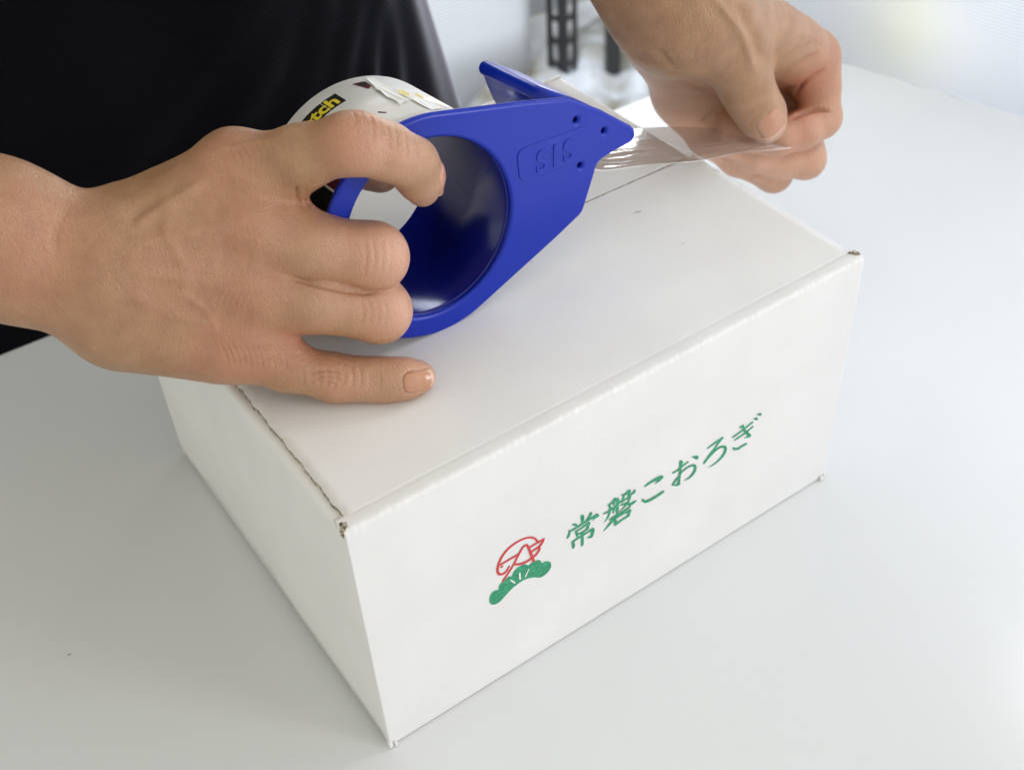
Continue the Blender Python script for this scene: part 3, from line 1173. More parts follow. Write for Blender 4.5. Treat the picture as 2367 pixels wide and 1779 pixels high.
for i in range(len(A) - 1):
    for j in range(nw):
        a = i * (nw + 1) + j
        fs.append((a, a + 1, a + nw + 2, a + nw + 1))
o = mesh_obj('tape_strip', vs, fs, M_film, None, True)
o.data.materials.append(M_edge)
for i, p_ in enumerate(o.data.polygons):
    if i % nw == 0 and i // nw > 8:
        p_.material_index = 1
o.parent = roll
o.matrix_parent_inverse = DM.inverted()

# ------------------------------------------------------------------ the person
# Signed distance field of each hand on a fine grid, turned into one skin by surface nets.
class Field:
    def __init__(self, lo, hi, h):
        self.lo, self.h = np.array(lo, float), h
        self.n = np.ceil((np.array(hi) - self.lo) / h).astype(int) + 1
        self.ax = [(self.lo[i] + h * np.arange(self.n[i])).astype(np.float32) for i in range(3)]
        self.v = np.full(self.n, 0.03, np.float32)

    def sub(self, lo, hi):
        a = np.clip(np.floor((np.array(lo) - self.lo) / self.h).astype(int), 0, self.n)
        b = np.clip(np.ceil((np.array(hi) - self.lo) / self.h).astype(int) + 1, 0, self.n)
        return tuple(slice(a[i], b[i]) for i in range(3))

    def cone(self, a, b, ra, rb, sl):
        """distance to a round cone on the sub-grid sl"""
        a, b = np.asarray(a, np.float32), np.asarray(b, np.float32)
        d = b - a
        L2 = float(d @ d) + 1e-12
        X = self.ax[0][sl[0]][:, None, None] - a[0]
        Y = self.ax[1][sl[1]][None, :, None] - a[1]
        Z = self.ax[2][sl[2]][None, None, :] - a[2]
        t_ = np.clip((X * d[0] + Y * d[1] + Z * d[2]) / L2, 0, 1)
        return np.sqrt((X - t_ * d[0]) ** 2 + (Y - t_ * d[1]) ** 2 + (Z - t_ * d[2]) ** 2) - (ra + t_ * (rb - ra))


def smin(a, b, k):
    h = np.maximum(k - np.abs(a - b), 0) / k
    return np.minimum(a, b) - h * h * k * 0.25


def add_cone(F, V, a, b, ra, rb, k):
    m_ = max(ra, rb) + k + 0.004
    sl = F.sub(np.minimum(a, b) - m_, np.maximum(a, b) + m_)
    if any(s.stop - s.start < 1 for s in sl):
        return
    V[sl] = smin(V[sl], F.cone(a, b, ra, rb, sl), k)


def chain(F, pts, k):
    V = np.full(F.n, 0.03, np.float32)
    for (p, r), (q, s) in zip(pts[:-1], pts[1:]):
        add_cone(F, V, p, q, r, s, k)
    return V


def surface_nets(F):
    V = F.v
    n = V.shape
    ins = V < 0
    c = np.zeros((n[0] - 1, n[1] - 1, n[2] - 1), np.int8)
    for dx in (0, 1):
        for dy in (0, 1):
            for dz in (0, 1):
                c += ins[dx:n[0] - 1 + dx, dy:n[1] - 1 + dy, dz:n[2] - 1 + dz]
    act = (c > 0) & (c < 8)
    idx = np.argwhere(act)
    ids = np.full(act.shape, -1, np.int32)
    ids[act] = np.arange(len(idx))
    acc = np.zeros((len(idx), 3))
    cnt = np.zeros(len(idx))
    I, J, K = idx.T
    corners = [(x, y, z) for x in (0, 1) for y in (0, 1) for z in (0, 1)]
    for a in corners:
        for ax_ in range(3):
            if a[ax_]:
                continue
            b_ = list(a)
            b_[ax_] = 1
            va = V[I + a[0], J + a[1], K + a[2]]
            vb = V[I + b_[0], J + b_[1], K + b_[2]]
            m_ = (va < 0) != (vb < 0)
            t_ = np.where(m_, va / np.where(m_, va - vb, 1), 0)
            p = np.array(a, float)[None, :].repeat(len(idx), 0)
            p[:, ax_] += t_
            acc[m_] += p[m_]
            cnt[m_] += 1
    P = F.lo + F.h * (idx + acc / cnt[:, None])
    quads = []
    for ax_ in range(3):
        sa = [slice(0, n[i]) for i in range(3)]
        sb = list(sa)
        sa[ax_], sb[ax_] = slice(0, n[ax_] - 1), slice(1, n[ax_])
        e0, e1 = ins[tuple(sa)], ins[tuple(sb)]
        cr = np.argwhere(e0 != e1)
        u_, v_ = (ax_ + 1) % 3, (ax_ + 2) % 3
        ok = (cr[:, u_] > 0) & (cr[:, v_] > 0) & (cr[:, u_] < n[u_] - 1) & (cr[:, v_] < n[v_] - 1)
        cr = cr[ok]
        fl_ = e0[tuple(cr.T)]
        q = []
        for du, dv in ((-1, -1), (0, -1), (0, 0), (-1, 0)):
            cc = cr.copy()
            cc[:, u_] += du
            cc[:, v_] += dv
            q.append(ids[tuple(cc.T)])
        q = np.stack(q, 1)
        q[~fl_] = q[~fl_][:, ::-1]
        quads.append(q)
    return P, np.concatenate(quads)


def sample(F, P):
    g = (P - F.lo) / F.h
    i = np.clip(np.floor(g).astype(int), 0, F.n - 2)
    f = np.clip(g - i, 0, 1)
    o_ = 0
    for x in (0, 1):
        for y in (0, 1):
            for z in (0, 1):
                wgt = (f[:, 0] if x else 1 - f[:, 0]) * (f[:, 1] if y else 1 - f[:, 1]) * (f[:, 2] if z else 1 - f[:, 2])
                o_ = o_ + wgt * F.v[i[:, 0] + x, i[:, 1] + y, i[:, 2] + z]
    return o_


def grad(F, P):
    e = F.h
    g = np.stack([sample(F, P + np.eye(3)[k] * e) - sample(F, P - np.eye(3)[k] * e) for k in range(3)], 1)
    return g / (np.linalg.norm(g, axis=1)[:, None] + 1e-9)


def poly_dist(P2, line):
    """distance of many 2-D points to a polyline, with the place along it (0..1)"""
    A = np.asarray(line, float)
    best = np.full(len(P2), 1e9)
    tt = np.zeros(len(P2))
    m_ = len(A) - 1
    for i in range(m_):
        d = A[i + 1] - A[i]
        t_ = np.clip(((P2 - A[i]) @ d) / (d @ d + 1e-9), 0, 1)
        dist = np.linalg.norm(P2 - A[i] - t_[:, None] * d, axis=1)
        k = dist < best
        best[k] = dist[k]
        tt[k] = (i + t_[k]) / m_
    return best, tt


class Hand:
    """joints are given where the sight line (x, y of a frame of the photograph) reaches the depth d"""

    def __init__(self, ox, oy, s):
        self.ox, self.oy, self.s = ox, oy, s

    def __call__(self, x, y, d):
        return at_d(self.ox + x / self.s, self.oy + y / self.s, d)

    def flat(self, P):
        q = to_px(P)
        return np.stack([(q[:, 0] - self.ox) * self.s, (q[:, 1] - self.oy) * self.s], 1), q[:, 2]

    def build(self, lo, hi, h, palm, fingers, creases, tones):
        F = Field(lo, hi, h)
        for a, b_, ra, rb, k in palm:
            add_cone(F, F.v, a, b_, ra, rb, k)
        base = F.v
        res = base.copy()
        for pts, kj, kp in fingers:
            c = chain(F, pts, kj)
            res = smin(res, smin(base, c, kp), 0.0009)
        F.v = res
        P, Q = surface_nets(F)
        for _ in range(2):
            P = P - grad(F, P) * sample(F, P)[:, None]
        # one light smoothing pass
        for lam in (0.5, -0.52, 0.5, -0.52):
            S = np.zeros_like(P)
            C_ = np.zeros(len(P))
            for a, b_ in ((0, 1), (1, 2), (2, 3), (3, 0)):
                np.add.at(S, Q[:, a], P[Q[:, b_]])
                np.add.at(S, Q[:, b_], P[Q[:, a]])
                np.add.at(C_, Q[:, a], 1)
                np.add.at(C_, Q[:, b_], 1)
            P = P + lam * (S / C_[:, None] - P)
        Nn = grad(F, P)
        f2, z = self.flat(P)
        face = -(Nn @ CF)
        disp_ = np.zeros(len(P))
        for cr in creases:
            line, width, depth = cr[:3]
            zr_ = cr[3] if len(cr) > 3 else None
            ln = catmull(line, 5) if len(line) > 2 else np.array(line, float)
            lo2, hi2 = ln.min(0) - 4 * width, ln.max(0) + 4 * width
            k = (f2[:, 0] > lo2[0]) & (f2[:, 0] < hi2[0]) & (f2[:, 1] > lo2[1]) & (f2[:, 1] < hi2[1]) & (face > 0.05)
            if zr_:
                k &= (z > zr_[0]) & (z < zr_[1])
            ii = np.where(k)[0]
            if not len(ii):
                continue
            d_, t_ = poly_dist(f2[ii], ln)
            prof_ = np.exp(-(d_ / width) ** 2) * np.minimum(1, np.minimum(t_, 1 - t_) * 5 + 0.12) * np.clip((face[ii] - 0.05) * 3, 0, 1)
            disp_[ii] -= depth * prof_
        P = P + Nn * disp_[:, None]
        T = np.zeros((len(P), 4))
        T[:, 3] = 1
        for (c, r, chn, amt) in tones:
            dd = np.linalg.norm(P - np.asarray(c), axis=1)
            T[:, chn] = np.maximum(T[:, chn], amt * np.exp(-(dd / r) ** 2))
        self.F = F
        return P, Q, T


def nail_mesh(F, centre, axis, nrm, wid, ln, rc, tip=0.0009):
    """a fingernail set on the finished skin: convex across (radius rc) and a little lengthwise, free edge proud of the tip"""
    axis = axis / np.linalg.norm(axis)
    nrm = nrm - axis * (nrm @ axis)
    nrm /= np.linalg.norm(nrm)
    side = np.cross(axis, nrm)

    def surface(p):
        q = (p + nrm * 0.008)[None, :]
        for _ in range(60):
            q = q - nrm * np.clip(sample(F, q), -0.0005, 0.0015)[:, None]
        return q[0]
    for _ in range(2):
        g_ = grad(F, surface(centre)[None, :] + nrm * 0.0005)[0]
        nrm = nrm * 0.35 + g_ * 0.65
        nrm = nrm - axis * (nrm @ axis)
        nrm /= np.linalg.norm(nrm)
        side = np.cross(axis, nrm)
    s0, s1 = surface(centre - axis * ln * 0.38), surface(centre + axis * ln * 0.30)
    ax2 = (s1 - s0) / np.linalg.norm(s1 - s0)
    n2 = nrm - ax2 * (nrm @ ax2)
    n2 /= np.linalg.norm(n2)
    o_ = (s0 + s1) / 2 + ax2 * ln * 0.04
    nu, nv = 16, 18
    S = []
    for j in range(nv + 1):
        q = j / nv * 2 - 1
        for i in range(nu + 1):
            p = i / nu * 2 - 1
            hw = wid / 2 * (1 - 0.20 * max(0, -q) ** 3 - 0.14 * max(0, q) ** 4)
            ang = p * hw / rc
            sy = q * ln / 2 + (1 - p * p) * ln * 0.09 * (q if q > 0 else q * 1.2)
            h_ = 0.00035 + rc * (math.cos(ang) - 1) - 0.0016 * q * q * (0.4 if q > 0 else 1.0) + tip * max(0, q) * 0.3
            S.append(o_ + side * rc * math.sin(ang) + ax2 * sy + n2 * h_)
    S = np.array(S)
    qq = np.linspace(-1, 1, nv + 1).repeat(nu + 1)
    pp = np.abs(np.tile(np.linspace(-1, 1, nu + 1), nv + 1))
    want = np.where((pp > 0.93) | (qq < -0.93), -0.00025, 0.00032 + 0.0002 * np.clip(qq, 0, 1))
    for _ in range(3):
        e_ = want - sample(F, S)
        lim = np.where(want < 0, -0.004, 0.0)
        S = S + n2 * np.clip(e_, lim, 0.004)[:, None]
        h_ = ((S - o_) @ n2).reshape(nv + 1, nu + 1)
        g2 = np.pad(h_, 1, mode='edge')
        sm2 = 0.4 * h_ + 0.15 * (g2[:-2, 1:-1] + g2[2:, 1:-1] + g2[1:-1, :-2] + g2[1:-1, 2:])
        S = S + n2 * (sm2 - h_).ravel()[:, None]
    fs = [(j * (nu + 1) + i, j * (nu + 1) + i + 1, (j + 1) * (nu + 1) + i + 1, (j + 1) * (nu + 1) + i) for j in range(nv) for i in range(nu)]
    return S, fs


mm = 0.001
# ---- right hand of the person: grips the roll and the ring
h1 = Hand(0, 150, 2.011)
W = h1
MCP2, MCP3, MCP4, MCP5 = W(1090, 495, .405), W(1140, 735, .404), W(1140, 1035, .411), W(1090, 1285, .4195)
CMC, TMC, TIP_, TT = W(640, 740, .417), W(1085, 460, .441), W(1440, 410, .473), W(1765, 492, .476)
EL1 = np.array([-0.235, 0.275, 0.300])
fa, fb = W(0, 715, .391), W(0, 895, .397)
palm1 = [
    (EL1 + (0, 0, .012), fa, .026, 15.6 * mm, .016), (fa, W(480, 838, .403), 15.6 * mm, 13.4 * mm, .016),
    (EL1 - (0, 0, .012), fb, .027, 16 * mm, .016), (fb, W(460, 1100, .406), 16 * mm, 13.4 * mm, .016),
    (W(0, 800, .396), W(470, 965, .408), 18 * mm, 16 * mm, .014),
    (W(540, 850, .402), MCP2, 13.5 * mm, 10.6 * mm, .012), (W(530, 940, .399), MCP3, 13.5 * mm, 11.2 * mm, .012),
    (W(520, 1030, .402), MCP4, 13.5 * mm, 10.8 * mm, .012), (W(530, 1120, .408), MCP5, 13 * mm, 10.2 * mm, .012),
    (W(600, 1190, .417), W(1000, 1310, .428), 16.5 * mm, 12 * mm, .014),
    (W(620, 960, .414), W(1080, 880, .420), 18 * mm, 14 * mm, .016), (W(1080, 620, .415), W(1100, 1150, .425), 11 * mm, 11 * mm, .014),
    (CMC, TMC, 14 * mm, 10.8 * mm, .012), (W(860, 660, .416), W(1150, 500, .428), 11 * mm, 6.5 * mm, .012),
    (W(1180, 640, .408), W(1330, 640, .409), 8 * mm, 6.5 * mm, .012), (W(1200, 880, .410), W(1290, 930, .413), 8.5 * mm, 6 * mm, .010),
    (W(1180, 1180, .418), W(1290, 1215, .421), 8 * mm, 5.5 * mm, .010),
]
mP, rP = W(1738, 892, .4185), W(1762, 1142, .4275)
f_idx = [(MCP2, 10.8 * mm), (W(1400, 430, .398), 10.5 * mm), (W(1615, 366, .3915), 9.6 * mm), (W(1675, 366, .3930), 9.6 * mm), (W(1800, 404, .4005), 9.2 * mm), (W(1915, 458, .4085), 8.6 * mm), (W(1950, 520, .4155), 8.0 * mm), (W(1963, 578, .4225), 6.2 * mm)]
f_mid = [(MCP3, 11.4 * mm), (W(1450, 848, .411), 11.9 * mm), (mP, 11.7 * mm), (mP + np.array([.009, .014, -.013]), 9.6 * mm), (mP + np.array([.008, .021, -.020]), 8.4 * mm), (mP + np.array([.000, .027, -.021]), 7 * mm)]
f_rng = [(MCP4, 11 * mm), (W(1450, 1092, .417), 11.2 * mm), (rP, 11.2 * mm), (rP + np.array([.004, .018, .003]), 9.0 * mm), (rP + np.array([.000, .026, .004]), 7.8 * mm), (rP + np.array([-.006, .029, .004]), 6.6 * mm)]
f_pky = [(MCP5, 10.2 * mm), (W(1330, 1398, .4275), 8.8 * mm), (W(1560, 1456, .4322), 8.5 * mm), (W(1690, 1460, .4325), 7.5 * mm), (W(1790, 1464, .4330), 7.7 * mm), (W(1890, 1458, .4335), 7.0 * mm), (W(1955, 1450, .4340), 5.5 * mm)]
f_thb = [(TMC, 11 * mm), (TIP_, 10.2 * mm), (TT, 8.8 * mm)]
fingers1 = [(f_idx, .004, .010), (f_mid, .004, .008), (f_rng, .004, .008), (f_pky, .004, .011), (f_thb, .005, .011)]
cr1 = [([(1330, 978), (1420, 1008), (1550, 1042), (1690, 1060), (1800, 1040)], 9, 0.9 * mm)]
# index knuckle lines and web folds
for x in (1725, 1765, 1800, 1835, 1880, 1930):
    cr1.append(([(x, 235 + (x - 1725) * .45), (x + 12, 300 + (x - 1725) * .45), (x + 8, 370 + (x - 1725) * .4)], 5, 0.16 * mm, (.36, .415)))
cr1.append(([(1640, 218), (1655, 250), (1645, 285)], 6, 0.13 * mm, (.36, .40)))
for k in range(7):
    cr1.append(([(1060 + k * 30, 395 - k * 9), (1085 + k * 30, 430 - k * 6), (1095 + k * 31, 470 - k * 4)], 7, 0.07 * mm, (.36, .42)))
for k in range(4):
    cr1.append(([(1375 + k * 22, 560 + k * 6), (1385 + k * 20, 620), (1410 + k * 18, 665)], 6, (-0.30 if k % 2 else 0.34) * mm, (.36, .43)))
# pinky: knuckle whorl and lines
cr1 += [([(1440, 1440), (1490, 1420), (1560, 1425), (1600, 1450)], 5, 0.17 * mm), ([(1455, 1470), (1500, 1450), (1560, 1455), (1590, 1480), (1570, 1510)], 5, 0.17 * mm),
        ([(1500, 1490), (1530, 1475), (1555, 1490), (1540, 1520)], 5, 0.17 * mm)]
for k in range(8):
    x = 1400 + k * 38
    cr1.append(([(x, 1405 - 3 * k), (x + 14, 1450), (x + 6, 1500)], 4.5, 0.13 * mm))
for k in range(4):
    x = 1712 + k * 16
    cr1.append(([(x, 1420), (x + 8, 1465), (x + 2, 1515)], 4.5, 0.11 * mm))
# lines fanning over the pinky and ring knuckles
for k in range(11):
    cr1.append(([(1020 + 27 * k, 1290 + 2 * k), (1050 + 27 * k, 1345), (1062 + 27 * k, 1400 + 3 * k)], 6, 0.15 * mm))
for k in range(6):
    cr1.append(([(1040 + 30 * k, 1040 + 2 * k), (1010 + 30 * k, 1090), (1000 + 30 * k, 1130)], 7, 0.12 * mm))
for k in range(4):
    cr1.append(([(1690 + 38 * k, 800), (1705 + 38 * k, 890), (1690 + 38 * k, 980)], 7, 0.10 * mm, (.36, .43)))
    cr1.append(([(1670 + 36 * k, 1090), (1690 + 36 * k, 1150), (1675 + 36 * k, 1220)], 7, 0.10 * mm, (.36, .43)))
# tendons, veins (raised) and wrist lines
cr1 += [([(620, 760), (700, 700), (830, 620), (980, 530)], 32, -1.1 * mm), ([(560, 830), (800, 800), (1090, 735)], 38, -0.95 * mm),
        ([(560, 950), (850, 990), (1110, 1040)], 36, -0.8 * mm), ([(560, 1060), (800, 1160), (1060, 1270)], 34, -0.5 * mm),
        ([(800, 640), (770, 780), (850, 930), (845, 1060), (780, 1110)], 26, -0.55 * mm), ([(850, 930), (960, 960), (1080, 960)], 22, -0.45 * mm),
        ([(340, 860), (480, 900), (600, 870), (770, 790)], 20, -0.4 * mm), ([(845, 1060), (960, 1150), (1010, 1250)], 17, -0.4 * mm),
        ([(590, 780), (640, 690), (760, 600)], 40, 0.5 * mm), ([(980, 640), (1060, 620), (1200, 700)], 55, 0.9 * mm), ([(1000, 880), (1180, 890)], 55, 0.8 * mm), ([(1000, 1170), (1180, 1160)], 50, 0.7 * mm)]
for k in range(5):
    cr1.append(([(330 - k * 22, 640 + 10 * k), (275 - k * 12, 760), (270 - k * 8, 880)], 11, 0.07 * mm))
cr1.append(([(985, 400), (1060, 385), (1200, 355), (1340, 330)], 12, -0.4 * mm))
# groove round the pinky nail
cr1.append(([(1985, 1505), (1900, 1520), (1882, 1475), (1890, 1440), (1925, 1415)], 6, 0.35 * mm))
t1 = [(W(1730, 430, .39), .011, 1, .55), (W(1850, 430, .40), .012, 1, .65), (W(1830, 880, .412), .014, 1, .95), (W(1850, 1150, .422), .013, 1, .9), (W(1700, 1470, .428), .013, 1, .5), (W(1550, 900, .40), .016, 1, .3), (W(1560, 1120, .41), .014, 1, .3), (MCP2, .018, 0, .55), (MCP3, .017, 0, .5), (MCP4, .016, 0, .55), (MCP5, .018, 0, .75), (W(1640, 350, .382), .011, 0, .55), (mP, .015, 0, .5), (rP, .014, 0, .5), (W(1560, 1456, .425), .010, 0, .35),  # paler finger skin, with the side light on the knuckles painted in
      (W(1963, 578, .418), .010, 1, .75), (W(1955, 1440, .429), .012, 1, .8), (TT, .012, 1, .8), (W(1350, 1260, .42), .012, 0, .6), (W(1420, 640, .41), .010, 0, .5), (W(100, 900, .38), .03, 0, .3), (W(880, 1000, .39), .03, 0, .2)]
lo1 = np.array([-0.098, 0.018, 0.118])
hi1 = np.array([0.105, 0.172, 0.262])
cr1 = [(c[0], c[1] * 1.15, c[2] * 3.2) + tuple(c[3:]) if 0 < c[2] < 0.4 * mm else c for c in cr1]
P_1, Q_1, T_1 = h1.build(lo1, hi1, 0.00062, palm1, fingers1, cr1, t1)

# ---- left hand of the person: pinches the end of the tape
h2 = Hand(1350, 0, 3.403)
X = h2
EL2 = np.array([0.125, 0.345, 0.440])
w1, w2 = X(640, 60, .512), X(900, 40, .512)
B2, B3, B4, B5 = X(1795, 450, .579), X(1640, 520, .600), X(1470, 600, .614), X(1290, 660, .620)
palm2 = [
    (EL2 + (.012, 0, 0), w1, .026, 20.5 * mm, .02), (EL2 - (.012, 0, 0), w2, .026, 19.5 * mm, .02),
    (w1, X(640, 260, .540), 20.5 * mm, 16.5 * mm, .016), (X(620, 250, .541), X(790, 730, .583), 16 * mm, 13 * mm, .012), (X(790, 730, .583), X(960, 1010, .590), 13 * mm, 11.5 * mm, .012),
    (w2, X(800, 170, .522), 19 * mm, 16 * mm, .016), (X(760, 170, .518), X(1125, 330, .524), 17 * mm, 13 * mm, .014),
    (X(960, 70, .522), B2, 18 * mm, 11.5 * mm, .014), (X(1150, 170, .532), X(1620, 390, .566), 14 * mm, 11.5 * mm, .014),
    (X(850, 130, .54), B3, 17 * mm, 12 * mm, .014), (X(800, 180, .55), B4, 17 * mm, 12 * mm, .014), (X(740, 250, .555), B5, 17 * mm, 12 * mm, .014),
    (X(900, 400, .56), X(1250, 720, .60), 17 * mm, 15 * mm, .014),
]
f2_thb = [(X(1120, 325, .523), 13.2 * mm), (X(1215, 510, .531), 11.8 * mm), (X(1275, 680, .540), 11.7 * mm), (X(1335, 800, .546), 10.7 * mm), (X(1400, 905, .5515), 10.4 * mm), (X(1440, 975, .556), 8.6 * mm)]
f2_idx = [(B2, 11.6 * mm), (X(1835, 690, .582), 10.6 * mm), (X(1858, 925, .586), 9.9 * mm), (X(1700, 1030, .581), 9.0 * mm), (X(1520, 1080, .577), 8.8 * mm), (X(1330, 1060, .574), 8.2 * mm), (X(1170, 1000, .571), 7.2 * mm)]
f2_mid = [(B3, 11.6 * mm), (X(1740, 1250, .601), 9.8 * mm), (X(1540, 1260, .596), 9.0 * mm), (X(1330, 1210, .590), 8.4 * mm), (X(1090, 1080, .583), 7.2 * mm)]
f2_rng = [(B4, 11 * mm), (X(1490, 1365, .611), 9.2 * mm), (X(1200, 1250, .600), 8.2 * mm), (X(1000, 1120, .592), 7.2 * mm)]
f2_pky = [(B5, 10 * mm), (X(1250, 1240, .619), 8 * mm), (X(1050, 1120, .608), 7.2 * mm), (X(930, 1010, .600), 6.6 * mm)]
fingers2 = [(f2_thb, .005, .010), (f2_idx, .004, .009), (f2_mid, .004, .009), (f2_rng, .004, .009), (f2_pky, .004, .009)]
cr2 = [
    # long extensor tendon of the thumb, hollow beside it
    ([(1010, -20), (1130, 120), (1230, 250), (1290, 420), (1340, 600)], 34, -1.2 * mm), ([(1190, 20), (1280, 180), (1350, 330), (1400, 520)], 40, 1.2 * mm),
    # folds of the thumb's ball
    ([(560, 380), (650, 480), (760, 600), (900, 690), (1060, 745)], 30, 1.5 * mm), ([(880, 330), (870, 450), (900, 560), (970, 660)], 26, 0.45 * mm),
    ([(990, 320), (940, 430), (960, 560), (1030, 680)], 24, 0.35 * mm), ([(820, 400), (830, 520), (880, 620)], 24, 0.25 * mm),
    ([(650, 760), (800, 745), (950, 755), (1075, 745)], 18, 1.1 * mm), ([(640, 850), (760, 870), (900, 860)], 16, 0.5 * mm), ([(530, 590), (620, 650), (760, 690)], 16, 0.5 * mm),
    ([(920, 975), (990, 910), (1100, 860)], 12, 0.8 * mm),
    # web and index folds
    ([(1500, 560), (1580, 480), (1700, 380), (1830, 330)], 14, 0.6 * mm, (.50, .60)), ([(1480, 480), (1550, 410), (1660, 330), (1760, 290)], 13, 0.45 * mm, (.50, .60)),
    ([(1500, 640), (1620, 560), (1730, 490), (1850, 410)], 13, 2.1 * mm, (.53, .62)), ([(1655, 770), (1690, 700), (1780, 620), (1895, 550)], 13, 2.3 * mm, (.53, .62)),
    ([(1640, 930), (1720, 885), (1830, 865), (1940, 880)], 14, 2.3 * mm, (.53, .62)), ([(1780, 300), (1850, 350), (1900, 420)], 12, 0.35 * mm), ([(1700, 640), (1790, 660), (1900, 650)], 12, 0.3 * mm, (.53, .62)),
    # thumb joint lines, round the nail
    ([(1180, 640), (1270, 660), (1370, 620)], 12, 0.3 * mm), ([(1190, 690), (1280, 710), (1390, 665)], 12, 0.3 * mm), ([(1200, 735), (1290, 750), (1400, 715)], 12, 0.25 * mm),
    ([(1300, 1010), (1320, 940), (1400, 885), (1500, 890)], 10, 0.5 * mm),
    ([(1280, 1430), (1350, 1380), (1500, 1350), (1640, 1420)], 14, 0.6 * mm),
]
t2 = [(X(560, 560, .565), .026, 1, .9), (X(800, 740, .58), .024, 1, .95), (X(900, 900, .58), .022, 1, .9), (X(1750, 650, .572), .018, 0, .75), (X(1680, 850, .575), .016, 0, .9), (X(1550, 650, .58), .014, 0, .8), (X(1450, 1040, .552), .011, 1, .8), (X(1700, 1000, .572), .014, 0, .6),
      (X(1100, 1000, .565), .02, 1, .9), (X(1100, 1250, .585), .026, 1, .9), (X(1450, 1330, .59), .022, 1, .9), (X(1750, 1250, .59), .018, 1, .8), (X(1880, 1000, .58), .012, 1, .7), (X(1930, 380, .57), .014, 0, .35)]  # pale palm, and side light painted on the curled fingers
lo2 = np.minimum.reduce([X(200, -60, .50), X(300, 1500, .62), X(2050, -60, .55), X(2050, 1500, .60), X(700, -60, .48)]) - 0.02
hi2 = np.maximum.reduce([X(200, -60, .50), X(400, 1500, .62), X(2050, -60, .55), X(2050, 1500, .62), X(1200, -100, .49)]) + 0.02
P_2, Q_2, T_2 = h2.build(lo2, hi2, 0.00090, palm2, fingers2, cr2, t2)

# ---- elbows and upper arms, coarser, run on from the forearms into the sleeves
SH1, SH2 = np.array([-0.20, 0.50, 0.50]), np.array([0.22, 0.52, 0.56])
FA = Field((-0.30, 0.0, 0.12), (0.36, 0.62, 0.66), 0.004)
FA.v[:] = 0.1
for a_, b_, ra_, rb_, k_ in palm1 + palm2:
    add_cone(FA, FA.v, np.asarray(a_), np.asarray(b_), ra_, rb_, k_)
add_cone(FA, FA.v, EL1, SH1, .036, .046, .02)
add_cone(FA, FA.v, EL2, SH2, .036, .046, .02)
for lo_, hi_ in ((lo1, hi1), (lo2, hi2)):
    m_ = 0.004
    gx = np.maximum(lo_[0] + m_ - FA.ax[0], FA.ax[0] - hi_[0] + m_)[:, None, None]
    gy = np.maximum(lo_[1] + m_ - FA.ax[1], FA.ax[1] - hi_[1] + m_)[None, :, None]
    gz = np.maximum(lo_[2] + m_ - FA.ax[2], FA.ax[2] - hi_[2] + m_)[None, None, :]
    FA.v = np.maximum(FA.v, -np.maximum(np.maximum(gx, gy), gz)).astype(np.float32)
P_3, Q_3 = surface_nets(FA)
T_3 = np.zeros((len(P_3), 4))
T_3[:, 3] = 1

AllP = np.concatenate([P_1, P_2, P_3])
AllQ = np.concatenate([Q_1, Q_2 + len(P_1), Q_3 + len(P_1) + len(P_2)])
AllT = np.concatenate([T_1, T_2, T_3])
me = bpy.data.meshes.new('person')
me.vertices.add(len(AllP))
me.vertices.foreach_set('co', AllP.astype(np.float32).ravel())
me.loops.add(len(AllQ) * 4)
me.loops.foreach_set('vertex_index', AllQ.astype(np.int32).ravel())
me.polygons.add(len(AllQ))
me.polygons.foreach_set('loop_start', np.arange(0, len(AllQ) * 4, 4, dtype=np.int32))
me.polygons.foreach_set('loop_total', np.full(len(AllQ), 4, np.int32))
me.update(calc_edges=True)
me.validate()
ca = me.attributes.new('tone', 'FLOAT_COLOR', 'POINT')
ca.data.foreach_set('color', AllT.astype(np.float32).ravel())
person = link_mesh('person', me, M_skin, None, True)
tag(person, 'person in black T-shirt gripping the blue dispenser and pulling its clear tape', 'person')

# nails the photograph shows
for args in ((h1.F, W(1950, 1468, .4285), W(1960, 1450, .4342) - W(1790, 1466, .4330), -CF * 0.90 + CR * 0.05 - CU * 0.38, 8.8 * mm, 10.2 * mm, 5.6 * mm),
             (h1.F, W(2000, 540, .416), W(1966, 590, .4245) - W(1915, 458, .4085), CR * 0.93 + CU * 0.30 + CF * 0.15, 9.5 * mm, 10.5 * mm, 6.2 * mm),
             (h2.F, X(1440, 965, .546), X(1440, 975, .556) - X(1335, 800, .546), -CF * 0.84 + CR * 0.34 + CU * 0.30, 13.5 * mm, 12.0 * mm, 9.6 * mm)):
    S, fs = nail_mesh(*args)
    o = mesh_obj('fingernail', S, fs, M_nail, person, True)
    sm_ = o.modifiers.new('thick', 'SOLIDIFY')
    sm_.thickness, sm_.offset = 0.0004, -1
    o.data.materials.append(M_nailtip)
    for k_, p_ in enumerate(o.data.polygons):
        if k_ // 16 >= 16:
            p_.material_index = 1

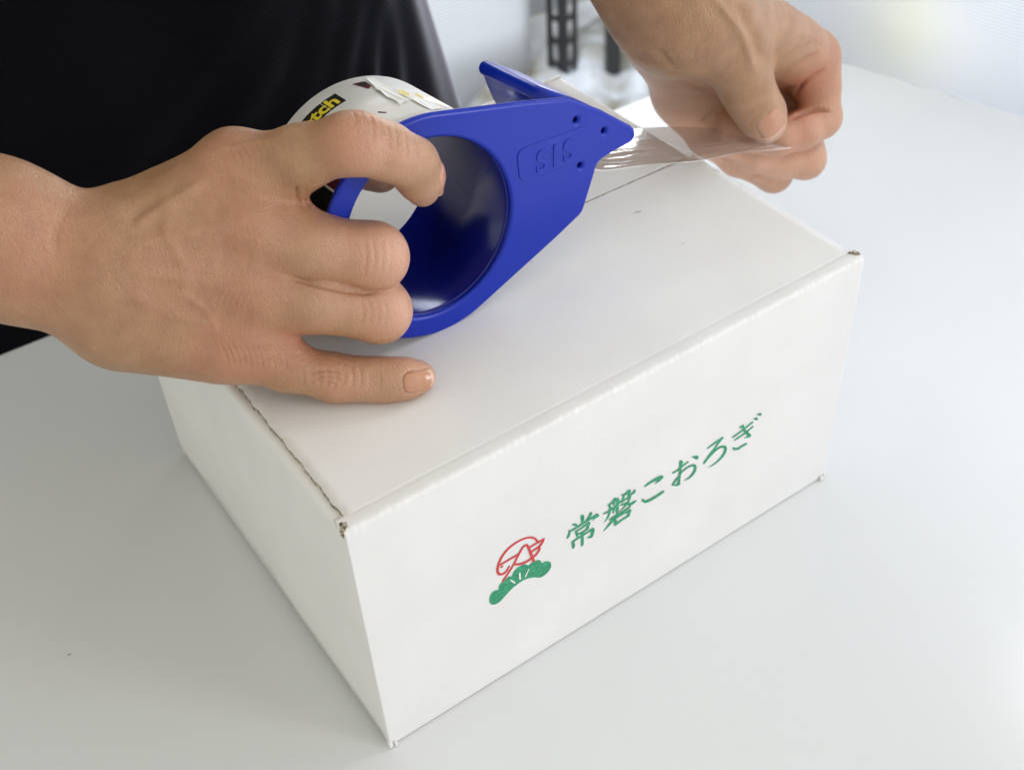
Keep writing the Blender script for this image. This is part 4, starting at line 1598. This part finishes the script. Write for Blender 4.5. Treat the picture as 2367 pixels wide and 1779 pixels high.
# ---- T-shirt: body of the shirt with hanging folds, two short sleeves
EA, EB = at_y(985 * VW, 235 * VW, 0.47), at_y(912 * VW, 0, 0.47)
nz, na = 110, 260
ridges = []
for (x0, y0, x1, y1, wd, amp) in ((1620, 0, 1440, 540, 16, 4.5), (1820, 0, 1640, 480, 13, 5), (1940, 0, 1860, 400, 10, 5), (2010, 0, 2035, 400, 10, 4.5), (1420, 0, 1050, 560, 22, 4), (1180, 0, 640, 600, 26, 3)):
    ridges.append((at_y(x0 / 2.212, y0 / 2.212, 0.385), at_y(x1 / 2.212, y1 / 2.212, 0.385), wd * mm, amp * mm))
vs, fs = [], []
for j in range(nz + 1):
    z = -0.16 + 0.80 * j / nz
    s = (z - EA[2]) / (EB[2] - EA[2])
    xe = EA[0] + (EB[0] - EA[0]) * s
    half = 0.215 if z < 0.42 else 0.215 + (z - 0.42) * 0.3
    cx, cy = xe - half, 0.475 + 0.03 * s * 0
    top = max(0.0, (z - 0.55) / 0.09)
    for i in range(na):
        a = 2 * math.pi * i / na
        ca_, sa_ = math.cos(a), math.sin(a)
        ex = 1.0
        x = cx + half * (1 - 0.35 * top * top) * math.copysign(abs(ca_) ** ex, ca_)
        y = cy + 0.118 * (1 - 0.5 * top * top) * math.copysign(abs(sa_) ** ex, sa_)
        d_ = 0.0016 * math.sin(a * 9 + z * 8) + 0.0012 * math.sin(a * 17 - z * 13 + 1)
        if sa_ < 0.35:
            for (p0, p1, wd, amp) in ridges:
                tt = (z - p0[2]) / (p1[2] - p0[2])
                xr = p0[0] + (p1[0] - p0[0]) * tt
                q = (x - xr) / wd
                if abs(q) < 4:
                    d_ += 0.9 * amp * (math.exp(-q * q) - 0.45 * math.exp(-(q - 1.5) ** 2 * 0.8))
        nx_, ny_ = ca_ / half, sa_ / 0.118
        l_ = math.hypot(nx_, ny_)
        vs.append((x + nx_ / l_ * d_, y + ny_ / l_ * d_, z))
for j in range(nz):
    for i in range(na):
        fs.append((j * na + i, j * na + (i + 1) % na, (j + 1) * na + (i + 1) % na, (j + 1) * na + i))
fs.append(tuple(range(nz * na, (nz + 1) * na)))
fs.append(tuple(range(na - 1, -1, -1)))
off = len(vs)
for (A_, B_, r0, r1) in ((SH1 + np.array([0.03, 0.0, 0.02]), EL1 * 0.45 + SH1 * 0.55, .072, .062), (SH2 - np.array([0.03, 0.0, -0.02]), EL2 * 0.45 + SH2 * 0.55, .072, .062)):
    ax_ = (B_ - A_) / np.linalg.norm(B_ - A_)
    u_ = np.cross(ax_, (0, 0, 1.0))
    u_ /= np.linalg.norm(u_)
    v_ = np.cross(ax_, u_)
    off = len(vs)
    ns, nr_ = 14, 40
    for j in range(ns + 1):
        q = j / ns
        for i in range(nr_):
            a = 2 * math.pi * i / nr_
            r = r0 + (r1 - r0) * q + 0.003 * math.sin(a * 5 + q * 6)
            vs.append(A_ + (B_ - A_) * q + (u_ * math.cos(a) + v_ * math.sin(a)) * r)
    for j in range(ns):
        for i in range(nr_):
            fs.append((off + j * nr_ + i, off + j * nr_ + (i + 1) % nr_, off + (j + 1) * nr_ + (i + 1) % nr_, off + (j + 1) * nr_ + i))
o = mesh_obj('t_shirt', vs, fs, M_shirt, person, True)
